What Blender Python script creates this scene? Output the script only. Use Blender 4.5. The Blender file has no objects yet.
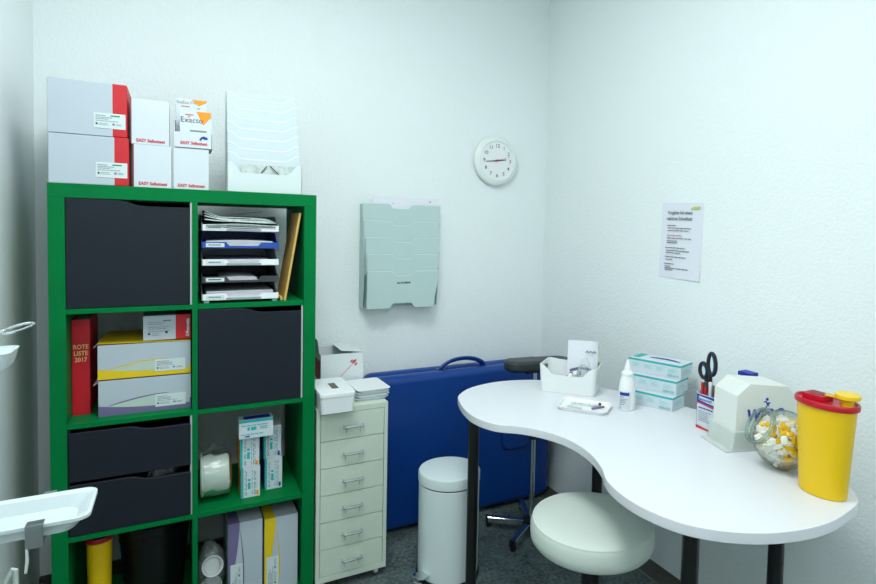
import bpy, bmesh, math, random
from mathutils import Matrix, Vector
random.seed(7)
scn = bpy.context.scene
COL = scn.collection
PI = math.pi

# ------------------------------------------------------------------ materials
def lin(c):
    c /= 255.0
    return c/12.92 if c <= .04045 else ((c+.055)/1.055)**2.4
def rgb(r, g, b): return (lin(r), lin(g), lin(b), 1)
def mat(name, col, rough=.5, metal=0, bump=0, bscale=200, trans=0, ior=1.45, coat=0, var=0, vscale=30, alpha=1, spec=.5):
    m = bpy.data.materials.new(name); m.use_nodes = True
    nt = m.node_tree; p = nt.nodes['Principled BSDF']
    p.inputs['Base Color'].default_value = rgb(*col)
    p.inputs['Roughness'].default_value = rough
    p.inputs['Metallic'].default_value = metal
    p.inputs['IOR'].default_value = ior
    p.inputs['Transmission Weight'].default_value = trans
    p.inputs['Coat Weight'].default_value = coat
    p.inputs['Alpha'].default_value = alpha
    p.inputs['Specular IOR Level'].default_value = spec
    tc = nt.nodes.new('ShaderNodeTexCoord')
    if var:
        n = nt.nodes.new('ShaderNodeTexNoise'); n.inputs['Scale'].default_value = vscale; n.inputs['Detail'].default_value = 6
        nt.links.new(tc.outputs['Object'], n.inputs['Vector'])
        r = nt.nodes.new('ShaderNodeValToRGB')
        a = [max(0, x*(1-var)) for x in col]; b = [min(255, x*(1+var)) for x in col]
        r.color_ramp.elements[0].position = .3; r.color_ramp.elements[1].position = .7
        r.color_ramp.elements[0].color = rgb(*a); r.color_ramp.elements[1].color = rgb(*b)
        nt.links.new(n.outputs['Fac'], r.inputs['Fac']); nt.links.new(r.outputs['Color'], p.inputs['Base Color'])
    if bump:
        n = nt.nodes.new('ShaderNodeTexNoise'); n.inputs['Scale'].default_value = bscale; n.inputs['Detail'].default_value = 3
        nt.links.new(tc.outputs['Object'], n.inputs['Vector'])
        b = nt.nodes.new('ShaderNodeBump'); b.inputs['Strength'].default_value = bump; b.inputs['Distance'].default_value = .004
        nt.links.new(n.outputs['Fac'], b.inputs['Height']); nt.links.new(b.outputs['Normal'], p.inputs['Normal'])
    return m

M_wall = mat('woodchip_wallpaper', (238, 246, 246), .75, bump=.55, bscale=100)
M_lwall = mat('satin_wall_paint', (241, 249, 249), .5, bump=.05, bscale=60)
M_ceil = mat('ceiling_paint', (238, 247, 246), .9)
M_green = mat('green_lacquer', (0, 118, 60), .5, var=.04, vscale=8, spec=.1)
M_black = mat('charcoal_laminate', (26, 32, 42), .5, var=.06, vscale=300, spec=.3)
M_blackin = mat('black_insert_inside', (18, 19, 22), .7)
M_edge = mat('pale_grey_edge', (190, 196, 198), .5)
M_white = mat('white_card', (210, 220, 226), .6)
M_whitec = mat('white_coated_card', (186, 198, 207), .45)
M_red = mat('red_print', (203, 34, 42), .5)
M_text = mat('black_ink', (38, 42, 48), .6)
M_grey = mat('grey_ink', (128, 138, 146), .6)
M_sticker = mat('sticker_paper', (212, 226, 226), .5)
M_greenink = mat('green_ink', (40, 140, 80), .6)
M_redink = mat('red_ink', (208, 52, 58), .6)
M_orange = mat('orange_print', (240, 152, 24), .5)
M_blueink = mat('blue_ink', (28, 52, 158), .5)
M_plas = mat('frosted_plastic', (206, 220, 224), .3)
M_plas2 = mat('milky_plastic', (214, 226, 226), .3)
M_rack = mat('frosted_green_plastic', (190, 213, 211), .35)
M_whiteplas = mat('white_plastic', (238, 242, 242), .3)
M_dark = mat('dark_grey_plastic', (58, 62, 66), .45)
M_blueplas = mat('blue_plastic', (40, 78, 165), .35)
M_greyplas = mat('grey_clear_plastic', (150, 164, 168), .3)
M_paper = mat('white_paper', (235, 238, 244), .7)
M_paperg = mat('grey_newsprint', (196, 208, 204), .8, var=.1, vscale=60)
M_kraft = mat('manila_paper', (214, 176, 96), .6)
M_bookred = mat('red_book_cloth', (208, 24, 40), .45)
M_gold = mat('gold_foil', (236, 206, 140), .4)
M_yellowp = mat('yellow_print', (234, 200, 24), .5)
M_purplep = mat('violet_print', (118, 108, 150), .5)
M_sage = mat('pale_green_print', (190, 208, 196), .5)
M_cyanp = mat('turquoise_print', (40, 178, 176), .5)
M_palecy = mat('pale_turquoise_print', (196, 222, 226), .55)
M_cream = mat('cream_steel', (208, 222, 206), .38, var=.01)
M_chrome = mat('chrome', (215, 220, 222), .15, 1)
M_steel = mat('brushed_steel', (150, 156, 156), .35, 1)
M_vinyl = mat('blue_vinyl', (2, 60, 138), .36, bump=.1, bscale=500)
M_vinylseam = mat('blue_piping', (10, 48, 116), .4)
M_bin = mat('white_enamel', (222, 236, 237), .28)
M_rubber = mat('black_rubber', (20, 21, 22), .6)
M_blackmetal = mat('black_metal', (16, 18, 20), .28, spec=.6)
M_desk = mat('white_laminate', (228, 231, 235), .3)
M_deskedge = mat('white_edge_band', (226, 232, 236), .4)
M_leather = mat('white_leatherette', (212, 224, 214), .36, bump=.08, bscale=350)
M_armpad = mat('black_upholstery', (46, 52, 54), .42)
M_yellow = mat('yellow_polypropylene', (236, 194, 14), .38)
M_ylid = mat('yellow_cap_plastic', (244, 204, 30), .35)
M_redlid = mat('red_lid_plastic', (190, 20, 40), .32)
M_disp = mat('ivory_plastic', (228, 232, 226), .35)
M_roll = mat('pale_green_roll', (196, 212, 200), .5)
M_olive = mat('beige_card_inside', (206, 200, 168), .7)
M_penred = mat('red_pen', (176, 24, 34), .35)
M_penblue = mat('blue_pen', (24, 70, 190), .35)
M_grip = mat('black_grip', (26, 30, 34), .45)
M_gripblue = mat('blue_grip', (36, 138, 214), .45)
M_foamy = mat('yellow_foam', (252, 196, 20), .8)
M_foamw = mat('white_foam', (245, 240, 232), .8)
M_base = mat('dark_vinyl_skirting', (70, 72, 66), .6, var=.1, vscale=40)
M_baseline = mat('pale_joint_line', (104, 108, 98), .6)
M_lime = mat('lime_print', (196, 206, 110), .6)
M_hook = mat('pale_plastic_bracket', (206, 216, 208), .4)
M_traywhite = mat('white_tray_plastic', (208, 220, 222), .3)
M_gloss = mat('glossy_black_plastic', (14, 15, 17), .28)
M_bright = mat('bright_white_card', (222, 230, 232), .55)
M_paleline = mat('pale_blue_ink', (150, 184, 196), .6)
M_pink = mat('pink_print', (222, 110, 122), .5)

def clear(name, tint, refl=.5, dens=0, fill=(235, 240, 238), edge=None):
    '''thin clear plastic or glass: see-through, with a fresnel sheen and a little body colour'''
    m = bpy.data.materials.new(name); m.use_nodes = True; nt = m.node_tree; nt.nodes.clear()
    out = nt.nodes.new('ShaderNodeOutputMaterial'); tr = nt.nodes.new('ShaderNodeBsdfTransparent'); tr.inputs['Color'].default_value = rgb(*tint)
    gl = nt.nodes.new('ShaderNodeBsdfGlossy'); gl.inputs['Roughness'].default_value = .06
    df = nt.nodes.new('ShaderNodeBsdfDiffuse'); df.inputs['Color'].default_value = rgb(*fill)
    m0 = nt.nodes.new('ShaderNodeMixShader'); m0.inputs[0].default_value = dens
    nt.links.new(tr.outputs[0], m0.inputs[1]); nt.links.new(df.outputs[0], m0.inputs[2])
    lw = nt.nodes.new('ShaderNodeLayerWeight'); lw.inputs['Blend'].default_value = .25
    if edge:
        cr = nt.nodes.new('ShaderNodeValToRGB'); cr.color_ramp.elements[0].color = rgb(*tint); cr.color_ramp.elements[1].color = rgb(*edge); cr.color_ramp.elements[0].position = .45; cr.color_ramp.elements[1].position = .95
        nt.links.new(lw.outputs['Facing'], cr.inputs['Fac']); nt.links.new(cr.outputs['Color'], tr.inputs['Color'])
    mu = nt.nodes.new('ShaderNodeMath'); mu.operation = 'MULTIPLY'; mu.inputs[1].default_value = refl; nt.links.new(lw.outputs['Fresnel'], mu.inputs[0])
    m1 = nt.nodes.new('ShaderNodeMixShader'); nt.links.new(mu.outputs[0], m1.inputs[0]); nt.links.new(m0.outputs[0], m1.inputs[1]); nt.links.new(gl.outputs[0], m1.inputs[2])
    nt.links.new(m1.outputs[0], out.inputs['Surface'])
    return m
def floor_material():
    m = bpy.data.materials.new('mottled_grey_vinyl'); m.use_nodes = True
    nt = m.node_tree; p = nt.nodes['Principled BSDF']; p.inputs['Roughness'].default_value = .55
    tc = nt.nodes.new('ShaderNodeTexCoord')
    n1 = nt.nodes.new('ShaderNodeTexNoise'); n1.inputs['Scale'].default_value = 9; n1.inputs['Detail'].default_value = 8; n1.inputs['Roughness'].default_value = .7
    n2 = nt.nodes.new('ShaderNodeTexNoise'); n2.inputs['Scale'].default_value = 70; n2.inputs['Detail'].default_value = 4
    for n in (n1, n2): nt.links.new(tc.outputs['Object'], n.inputs['Vector'])
    mx = nt.nodes.new('ShaderNodeMath'); mx.operation = 'ADD'
    mm = nt.nodes.new('ShaderNodeMath'); mm.operation = 'MULTIPLY'; mm.inputs[1].default_value = .5
    nt.links.new(n1.outputs['Fac'], mx.inputs[0]); nt.links.new(n2.outputs['Fac'], mx.inputs[1]); nt.links.new(mx.outputs[0], mm.inputs[0])
    r = nt.nodes.new('ShaderNodeValToRGB'); e = r.color_ramp.elements
    e[0].position = .36; e[0].color = rgb(34, 45, 44); e[1].position = .64; e[1].color = rgb(118, 134, 132)
    nt.links.new(mm.outputs[0], r.inputs['Fac']); nt.links.new(r.outputs['Color'], p.inputs['Base Color'])
    return m
M_floor = floor_material()
M_glass = clear('clear_glass', (250, 253, 252), .55, edge=(150, 182, 172))
M_glassrim = clear('thick_glass_rim', (232, 242, 238), .7, .22, (190, 212, 206), edge=(120, 150, 142))
M_film = clear('clear_bag_film', (249, 252, 251), .8, .2, (232, 240, 236))
M_dispbase = clear('clear_green_plastic', (222, 236, 228), .3, .72, (230, 239, 233))

# ------------------------------------------------------------------ mesh builder
def basis(o, x, y):
    x = Vector(x).normalized(); y = Vector(y).normalized(); z = x.cross(y)
    return Matrix(((x.x, y.x, z.x, o[0]), (x.y, y.y, z.y, o[1]), (x.z, y.z, z.z, o[2]), (0, 0, 0, 1)))
def FRONT(x, y, z): return basis((x, y, z), (1, 0, 0), (0, 0, 1))      # plane facing -Y
def SIDE(x, y, z): return basis((x, y, z), (0, -1, 0), (0, 0, 1))      # plane facing -X
def TOP(x, y, z): return basis((x, y, z), (1, 0, 0), (0, 1, 0))        # plane facing +Z

class MB:
    def __init__(s): s.bm = bmesh.new(); s.mats = []
    def mi(s, m):
        if m not in s.mats: s.mats.append(m)
        return s.mats.index(m)
    def add(s, b, m, M=None):
        i = s.mi(m) if m else None
        for f in b.faces:
            if i is not None: f.material_index = i
            f.smooth = True
        if M: bmesh.ops.transform(b, matrix=M, verts=b.verts)
        me = bpy.data.meshes.new('t'); b.to_mesh(me); b.free(); s.bm.from_mesh(me); bpy.data.meshes.remove(me)
        return s
    def box(s, x0, x1, y0, y1, z0, z1, m, bev=0, seg=2, M=None):
        b = bmesh.new(); bmesh.ops.create_cube(b, size=1)
        bmesh.ops.transform(b, matrix=Matrix.Translation(((x0+x1)/2, (y0+y1)/2, (z0+z1)/2)) @ Matrix.Diagonal((x1-x0, y1-y0, z1-z0, 1)), verts=b.verts)
        if bev: bmesh.ops.bevel(b, geom=b.edges[:], offset=bev, segments=seg, profile=.5, affect='EDGES')
        return s.add(b, m, M)
    def prism(s, pts, h, m, M=None, bev=0, seg=2, top=None):
        """polygon in local xy extruded 0..h along z"""
        b = bmesh.new()
        v0 = [b.verts.new((x, y, 0)) for x, y in pts]; v1 = [b.verts.new((x, y, h)) for x, y in pts]
        b.faces.new(v0[::-1]); ft = b.faces.new(v1)
        n = len(pts)
        for i in range(n): b.faces.new((v0[i], v0[(i+1) % n], v1[(i+1) % n], v1[i]))
        bmesh.ops.recalc_face_normals(b, faces=b.faces)
        if bev: bmesh.ops.bevel(b, geom=[e for e in b.edges if abs(e.verts[0].co.z-e.verts[1].co.z) < 1e-6], offset=bev, segments=seg, profile=.5, affect='EDGES')
        return s.add(b, m, M)
    def poly(s, pts, m, M, off=.0006):
        b = bmesh.new(); b.faces.new([b.verts.new((x, y, off)) for x, y in pts])
        return s.add(b, m, M)
    def rect(s, x0, x1, y0, y1, m, M, off=.0006): return s.poly([(x0, y0), (x1, y0), (x1, y1), (x0, y1)], m, M, off)
    def lathe(s, prof, m, M=None, seg=40, sx=1, sy=1):
        b = bmesh.new(); rings = []
        for r, z in prof:
            if r < 1e-6: rings.append([b.verts.new((0, 0, z))])
            else: rings.append([b.verts.new((r*sx*math.cos(2*PI*k/seg), r*sy*math.sin(2*PI*k/seg), z)) for k in range(seg)])
        for a, c in zip(rings, rings[1:]):
            for k in range(seg):
                j = (k+1) % seg
                if len(a) == 1 and len(c) == 1: continue
                if len(a) == 1: b.faces.new((a[0], c[j], c[k]))
                elif len(c) == 1: b.faces.new((a[k], a[j], c[0]))
                else: b.faces.new((a[k], a[j], c[j], c[k]))
        bmesh.ops.recalc_face_normals(b, faces=b.faces)
        return s.add(b, m, M)
    def cyl(s, r, z0, z1, m, M=None, seg=32, r2=None, c=.0):
        r2 = r if r2 is None else r2
        return s.lathe([(0, z0), (r-c, z0), (r, z0+c), (r2, z1-c), (r2-c, z1), (0, z1)] if c else [(0, z0), (r, z0), (r2, z1), (0, z1)], m, M, seg)
    def tube(s, pts, r, m, seg=10, closed=False, M=None, flat=1):
        P = [Vector(p) for p in pts]; n = len(P); b = bmesh.new(); rings = []
        up = None
        for i in range(n):
            if closed: t = P[(i+1) % n]-P[i-1]
            else: t = P[min(i+1, n-1)]-P[max(i-1, 0)]
            t.normalize()
            if up is None: up = t.orthogonal().normalized()
            up = (up-t*up.dot(t)).normalized(); w = t.cross(up)
            rr = r[i] if isinstance(r, (list, tuple)) else r
            rings.append([b.verts.new(P[i]+up*rr*math.cos(2*PI*k/seg)+w*rr*flat*math.sin(2*PI*k/seg)) for k in range(seg)])
        for i in range(n if closed else n-1):
            a, c = rings[i], rings[(i+1) % n]
            for k in range(seg): b.faces.new((a[k], a[(k+1) % seg], c[(k+1) % seg], c[k]))
        if not closed: b.faces.new(rings[0][::-1]); b.faces.new(rings[-1])
        bmesh.ops.recalc_face_normals(b, faces=b.faces)
        return s.add(b, m, M)
    def sheet(s, fn, nu, nv, m, th=0, M=None):
        b = bmesh.new(); g = [[b.verts.new(fn(i/nu, j/nv)) for j in range(nv+1)] for i in range(nu+1)]
        fs = [b.faces.new((g[i][j], g[i+1][j], g[i+1][j+1], g[i][j+1])) for i in range(nu) for j in range(nv)]
        if th:
            b.normal_update()
            h = [[b.verts.new(v.co-v.normal*th) for v in row] for row in g]
            for i in range(nu):
                for j in range(nv): b.faces.new((h[i][j], h[i][j+1], h[i+1][j+1], h[i+1][j]))
                for j, f in ((0, 0), (nv, 1)):
                    q = (g[i][j], h[i][j], h[i+1][j], g[i+1][j]); b.faces.new(q[::-1] if f else q)
            for j in range(nv):
                for i, f in ((0, 1), (nu, 0)):
                    q = (g[i][j], h[i][j], h[i][j+1], g[i][j+1]); b.faces.new(q[::-1] if f else q)
            bmesh.ops.recalc_face_normals(b, faces=b.faces)
        return s.add(b, m, M)
    def text(s, body, size, m, M, align='LEFT', bold=0, shear=0, sx=1, off=.0009):
        cu = bpy.data.curves.new('t', 'FONT'); cu.body = body; cu.size = size; cu.align_x = align; cu.offset = bold; cu.shear = shear; cu.resolution_u = 3
        o = bpy.data.objects.new('t', cu); COL.objects.link(o)
        me = bpy.data.meshes.new_from_object(o.evaluated_get(bpy.context.evaluated_depsgraph_get()))
        b = bmesh.new(); b.from_mesh(me); bpy.data.objects.remove(o); bpy.data.curves.remove(cu); bpy.data.meshes.remove(me)
        return s.add(b, m, M @ Matrix.Translation((0, 0, off)) @ Matrix.Diagonal((sx, 1, 1, 1)))
    def lines(s, x0, x1, ys, h, m, M, off=.0009, jag=.3):
        """small print: one thin printed line for each entry of ys, broken into words"""
        rnd = random.Random(int(abs(x0*1e4)+abs(ys[0]*1e5)))
        for y in ys:
            xe = x1-(x1-x0)*jag*rnd.random(); x = x0
            while x < xe:
                w = min((x1-x0)*(.08+.12*rnd.random()), xe-x)
                s.rect(x, x+w*.85, y, y+h, m, M, off); x += w
        return s
    def build(s, name, parent=None, loc=(0, 0, 0), rot=(0, 0, 0), sharp=35):
        me = bpy.data.meshes.new(name); s.bm.to_mesh(me); s.bm.free()
        for m in s.mats: me.materials.append(m)
        me.set_sharp_from_angle(angle=math.radians(sharp))
        o = bpy.data.objects.new(name, me); COL.objects.link(o); o.location = loc; o.rotation_euler = rot
        if parent: o.parent = parent
        wn = o.modifiers.new('normals', 'WEIGHTED_NORMAL'); wn.keep_sharp = True; wn.weight = 80
        return o

def tag(o, label=None, cat=None, group=None, kind=None):
    if label: o['label'] = label
    if cat: o['category'] = cat
    if group: o['group'] = group
    if kind: o['kind'] = kind
    return o
def thing(name, label, cat, loc, rz=0, group=None):
    o = bpy.data.objects.new(name, None); COL.objects.link(o); o.empty_display_size = .05
    o.location = loc; o.rotation_euler = (0, 0, rz)
    return tag(o, label, cat, group)
def copy_tree(o, parent=None):
    c = o.copy(); COL.objects.link(c); c.parent = parent
    for ch in list(o.children): copy_tree(ch, c)
    return c
def struct(o): o['kind'] = 'structure'; return o
def bez(p0, p1, p2, p3, n=10):
    return [tuple((1-t)**3*a+3*(1-t)**2*t*b+3*(1-t)*t*t*c+t**3*d for a, b, c, d in zip(p0, p1, p2, p3)) for t in [i/n for i in range(n+1)]]
def smooth_closed(P, k=6):
    n = len(P); out = []
    for i in range(n):
        p0, p1, p2, p3 = P[i-1], P[i], P[(i+1) % n], P[(i+2) % n]
        for j in range(k):
            t = j/k
            out.append(tuple(.5*((2*b)+(-a+c)*t+(2*a-5*b+4*c-d)*t*t+(-a+3*b-3*c+d)*t**3) for a, b, c, d in zip(p0, p1, p2, p3)))
    return out
def rrect(x0, x1, y0, y1, r, n=5):
    out = []
    for cx, cy, a in ((x1-r, y0+r, -PI/2), (x1-r, y1-r, 0), (x0+r, y1-r, PI/2), (x0+r, y0+r, PI)):
        out += [(cx+r*math.cos(a+PI/2*k/n), cy+r*math.sin(a+PI/2*k/n)) for k in range(n+1)]
    return out
def loft(mb, loops, m, M=None, cap0=True, cap1=True):
    """loops: lists of 3D points of equal length joined in order"""
    b = bmesh.new(); R = [[b.verts.new(p) for p in L] for L in loops]; n = len(R[0])
    for a, c in zip(R, R[1:]):
        for k in range(n): b.faces.new((a[k], a[(k+1) % n], c[(k+1) % n], c[k]))
    if cap0: b.faces.new(R[0][::-1])
    if cap1: b.faces.new(R[-1])
    bmesh.ops.recalc_face_normals(b, faces=b.faces)
    mb.add(b, m, M)

# ------------------------------------------------------------------ the room
XL, XR, YB, YF, ZC = -.1074, 2.0532, .4619, -3.3, 2.72
struct(MB().box(XL-.1, XR+.1, YF-.1, YB+.1, -.1, 0, M_floor).build('floor'))
struct(MB().box(XL-.1, XR+.1, YF-.1, YB+.1, ZC, ZC+.1, M_ceil).build('ceiling'))
struct(MB().box(XL-.1, XR+.1, YB, YB+.1, 0, ZC, M_wall).build('wall_back'))
struct(MB().box(XR, XR+.1, YF-.1, YB, 0, ZC, M_wall).build('wall_right'))
struct(MB().box(XL-.1, XL, YF-.1, YB, 0, ZC, M_lwall).build('wall_left'))
struct(MB().box(XL, XR, YF-.1, YF, 0, ZC, M_wall).build('wall_front'))
struct(MB().box(XL, XR-.09, YB-.014, YB, 0, .062, M_base, .003).build('baseboard_back'))
b = MB().prism([(0, 0), (.086, 0), (.086, .011), (.02, .008), (0, .004)], 3.2, M_base, basis((XR-.086, -2.75, 0), (1, 0, 0), (0, 0, 1)) @ Matrix.Translation((0, 0, -3.2)))
b.box(XR-.093, XR-.085, -2.75, .44, 0, .006, M_baseline, .001)
struct(b.build('baseboard_right'))

# ------------------------------------------------------------------ green bookcase
W, H, D, T, ST, CELL = .77, 1.47, .39, .0415, .016, .335
SZ = [T, T+CELL+ST, T+2*(CELL+ST), T+3*(CELL+ST)]          # shelf top levels, bottom to top
CX = [T, T+CELL+ST]                                         # left edge of each column
case = thing('bookcase', 'tall green cube bookcase with black doors and drawers', 'bookcase', (0, 0, 0))
MB().box(0, W, 0, D, H-T, H, M_green, .0012).build('top_panel', case)
MB().box(0, W, 0, D, 0, T, M_green, .0012).build('bottom_panel', case)
sp = MB().box(0, T, 0, D, T, H-T, M_green, .0012).build('side_panel', case)
s2 = sp.copy(); COL.objects.link(s2); s2.parent = case; s2.location = (W-T, 0, 0)
MB().box(T+CELL, T+CELL+ST, 0, D, T, H-T, M_green, .001).build('divider', case)
sh = MB().box(0, CELL, 0, D, -ST, 0, M_green, .001).build('shelf', case, (CX[0], 0, SZ[1]))
for c in (0, 1):
    for k in (1, 2, 3):
        if (c, k) == (0, 1): continue
        o = sh.copy(); COL.objects.link(o); o.parent = case; o.location = (CX[c], 0, SZ[k])
def wave(w, h, dip, xs, xe):
    p = [(0, 0), (w, 0), (w, h-dip)] + bez((xe, h-dip), (xe-.045, h-dip), (xs+.045, h), (xs, h), 14) + [(0, h)]
    return p
def insert(x, z, h=CELL, flip=False):
    fr = MB()
    w = CELL; t = .006; y0, y1 = .008, .37
    fr.box(0, t, y0, y1, 0, h, M_blackin); fr.box(w-t, w, y0+.002, y1, 0, h, M_blackin)
    fr.box(w-t, w-.0005, y0-.004, y0+.0021, 0, h, M_edge)
    fr.box(t, w-t, y0+.02, y1, 0, t, M_blackin); fr.box(t, w-t, y0+.02, y1, h-t, h, M_blackin); fr.box(t, w-t, y1-.006, y1, t, h-t, M_blackin)
    return fr.build('insert_frame', case, (x, 0, z))
def door(x, z):
    insert(x, z)
    MB().prism(wave(CELL-.009, CELL-.004, .017, .118, .212), .014, M_black, FRONT(.0015, .0135, .0015), .0012, 1).build('door', case, (x, 0, z))
door(CX[0], SZ[3]); door(CX[1], SZ[2])
insert(CX[0], SZ[1])
def drawer(z, h):
    d = MB().prism(wave(CELL-.008, h, .014, .142, .222), .014, M_black, FRONT(.0035, .0135, 0), .0012, 1).build('drawer', case, (CX[0], 0, z))
    b = MB(); b.box(.009, .014, .0137, .34, .008, h-.05, M_blackin); b.box(CELL-.014, CELL-.0095, .0137, .34, .008, h-.05, M_blackin)
    b.box(.009, CELL-.0095, .0137, .34, .006, .012, M_blackin); b.box(.014, CELL-.014, .335, .34, .012, h-.05, M_blackin)
    b.build('drawer_box', d)
drawer(SZ[1]+.002, .158); drawer(SZ[1]+.170, .152)
# crumpled clear bag poking out of the lower drawer
def crumple(cx, cy, cz, rx, ry, rz, amp, seed, m, sub=3):
    b = bmesh.new(); bmesh.ops.create_icosphere(b, subdivisions=sub, radius=1)
    from mathutils import noise
    for v in b.verts:
        n = noise.noise(v.co*2.1+Vector((seed, seed*.7, 0)))*amp+noise.noise(v.co*5+Vector((0, seed, 3)))*amp*.5
        d = v.co*(1+n); v.co = (cx+d.x*rx, cy+d.y*ry, cz+d.z*rz)
    return b, m
t = MB(); t.add(*crumple(0, 0, .05, .045, .05, .05, .4, 3, M_film))
tag(t.build('plastic_bag', None, (CX[0]+.245, .09, SZ[1]+.016+.085)), 'crumpled clear plastic bag showing over the edge of the black drawer', 'plastic bag')

# ------------------------------------------------------------------ boxes on top of the bookcase
def sticker(parent, M, w, h, name='label_sticker', green=True, seed=1):
    b = MB(); b.prism([(0, 0), (w, 0), (w, h), (0, h)], .0004, M_sticker, M)
    if green: b.rect(w*.52, w*.82, h*.80, h*.88, M_greenink, M, .0009)
    b.lines(w*.06, w*.5, [h*.80], h*.05, M_grey, M)
    b.lines(w*.06, w*.6, [h*.68, h*.58], h*.045, M_grey, M)
    b.lines(w*.06, w*.85, [h*.46], h*.04, M_grey, M)
    b.rect(w*.06, w*.12, h*.22, h*.34, M_text, M, .0009); b.lines(w*.15, w*.5, [h*.30, h*.2], h*.035, M_grey, M)
    b.rect(w*.58, w*.66, h*.22, h*.36, M_grey, M, .0009); b.lines(w*.7, w*.92, [h*.3, h*.22], h*.035, M_grey, M)
    return b.build(name, parent)
def tube_box(x0, x1, z0, z1, label):
    w = x1-x0; h = z1-z0; d = .33
    t = thing('storage_box', label, 'box', ((x0+x1)/2, .006, z0), 0, 'white and red storage boxes')
    b = MB(); b.box(-w/2, w/2-.0, 0, d, 0, h, M_whitec, .0035)
    b.build('carton', t)
    s = MB(); xr = w/2-.040
    s.box(xr, w/2+.0006, -.0006, d*.98, -.0, h+.0006, M_red, .004)
    s.build('red_sleeve', t)
    sticker(t, FRONT(w/2-.085, -.0009, .024), .081, .046)
    return t
tube_box(.002, .203, 1.47, 1.618, 'lower of two white boxes with a red end, standing on the green bookcase')
tube_box(.001, .199, 1.6186, 1.779, 'upper of two white boxes with a red end, stacked left on the bookcase')

def kit_box(x0, x1, z0, z1, label, y=.012, d=.14):
    w = x1-x0; h = z1-z0
    t = thing('test_kit_box', label, 'box', ((x0+x1)/2, y, z0), 0, 'plain white self test boxes')
    b = MB(); b.box(-w/2, w/2, 0, d, 0, h, M_white, .0012)
    M = FRONT(0, -.0001, .008)
    b.text('EASY Selbsttest', .0135, M_redink, M, 'CENTER', .0004, sx=.9)
    b.box(-w/2-.0004, -w/2+.0004, .01, d-.02, .005, h*.4, M_purplep)
    b.build('carton', t)
    MB().box(-w/2+.0005, w/2-.0005, .0008, d-.001, h-.0015, h+.0006, M_whitec).build('lid_flap', t)
kit_box(.2155, .3185, 1.47, 1.603, 'plain white self test box beside the lower red ended box')
kit_box(.210, .3125, 1.6038, 1.744, 'plain white self test box stacked upper beside the red ended box')
kit_box(.3235, .4255, 1.47, 1.603, 'plain white self test box under the open display carton', .014)
# open display carton with two packs in it
t = thing('display_carton', 'open white display carton holding two small test packs on top of a white box', 'box', (.382, .012, 1.6038), 0)
b = MB(); w2 = .054; h = .048; d = .13
b.prism([(-w2, 0), (w2, 0), (w2, h+.002), (-w2, h+.002)], .0015, M_white, FRONT(0, .0015, 0))
b.prism([(0, 0), (-d, 0), (-d, .105), (-d*.45, .105), (0, h)], .0015, M_white, SIDE(-w2, 0, 0))
b.prism([(0, 0), (-d, 0), (-d, .105), (-d*.25, .09), (0, h)], .0015, M_white, SIDE(w2-.0015, 0, 0).copy())
b.box(-w2, w2, d-.0015, d, 0, .105, M_white); b.box(-w2, w2, 0, d, 0, .0015, M_white)
b.text('EASY Selbsttest', .0135, M_redink, FRONT(0, -.0001, .012), 'CENTER', .0004, sx=.9)
M = FRONT(.028, -.0001, .027)
b.poly([(-.012, 0), (-.008, .010), (0, .014), (.010, .011), (.013, .004), (.004, .003), (-.004, .006), (-.007, 0)], M_blueink, M)
b.poly([(-.012, 0), (-.0115, .004), (-.006, .005), (-.006, 0)], M_redink, M)
b.build('tray_box', t)
def pack(dx, dy, z, h, label, main, rz=0):
    p = thing('test_pack', label, 'pack', (.382+dx, .012+dy, 1.6038+.0016+z), 0, 'test packs in the display carton')
    w = .091; b = MB(); b.box(-w/2, w/2, 0, .018, 0, h, M_white, .0008)
    M = FRONT(0, -.0001, 0)
    b.poly([(.002 if main else 0, h-.0005), (w/2-.0005, h-.0005), (w/2-.0005, h-.016 if main else h-.006), (.022, h-.043 if main else h-.02)], M_orange, M)
    if main:
        b.text('Exacto', .024, M_text, FRONT(-.044, -.0001, h-.037), bold=-.0002)
        b.poly([(-.024, h-.0165), (-.014, h-.0165), (-.019, h-.022)], M_orange, M, .001)
        b.lines(-.03, .004, [h-.014], .0028, M_redink, M)
        b.box(-.016, .032, -.001, .001, h-.066, h-.061, M_grey, .0008)
    else:
        b.text('Exacto Pro', .013, M_grey, FRONT(-.043, -.0001, h-.016))
        b.poly([(-.026, h-.006), (-.020, h-.006), (-.023, h-.010)], M_orange, M, .001)
        b.lines(-.03, .004, [h-.026], .0028, M_redink, M); b.rect(.016, .026, h-.03, h-.027, M_grey, M)
    b.build('pack_carton', p)
pack(.005, .006, .0, .119, 'front test pack with orange triangle in the display carton', True)
pack(-.006, .055, .0, .165, 'taller rear test pack with pale orange corner in the display carton', False)

# ------------------------------------------------------------------ translucent literature holder
t = thing('file_holder', 'tall tiered white plastic file holder standing on the green bookcase', 'file holder', (.603, .03, 1.47))
hw = .1185
def ucut(w, h, dip):
    a = w*.40
    return [(-w, 0), (w, 0), (w, h)] + bez((w*.92, h), (w*.78, h), (w*.72, h-dip), (a*1.3, h-dip), 8) + [(-a*1.3, h-dip)] + bez((-a*1.45, h-dip), (-w*.74, h-dip), (-w*.80, h), (-w*.94, h), 8)[1:] + [(-w, h)]
for k in range(7, 0, -1):
    hh = .108+.0368*(k-.3); y = .014*k+.012; ww = hw-.0003*k
    b = MB(); b.prism(ucut(ww, hh, .021), .0022, M_plas, FRONT(0, y, .002), .0006, 1)
    b.tube([(x, y-.001, z+.002) for x, z in ucut(ww, hh, .021)[2:]], .0022, M_whiteplas, 6)
    b.box(-ww, -ww+.002, y, y+.013, .002, hh-.002, M_plas); b.box(ww-.002, ww, y, y+.013, .002, hh-.002, M_plas)
    b.build('pocket', t)
b = MB(); b.box(-hw-.001, hw+.001, .014*7+.026, .014*7+.029, 0, .362, M_plas, .0008); b.box(-hw-.002, hw+.002, 0, .128, 0, .002, M_plas)
b.build('back_plate', t)
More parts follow.
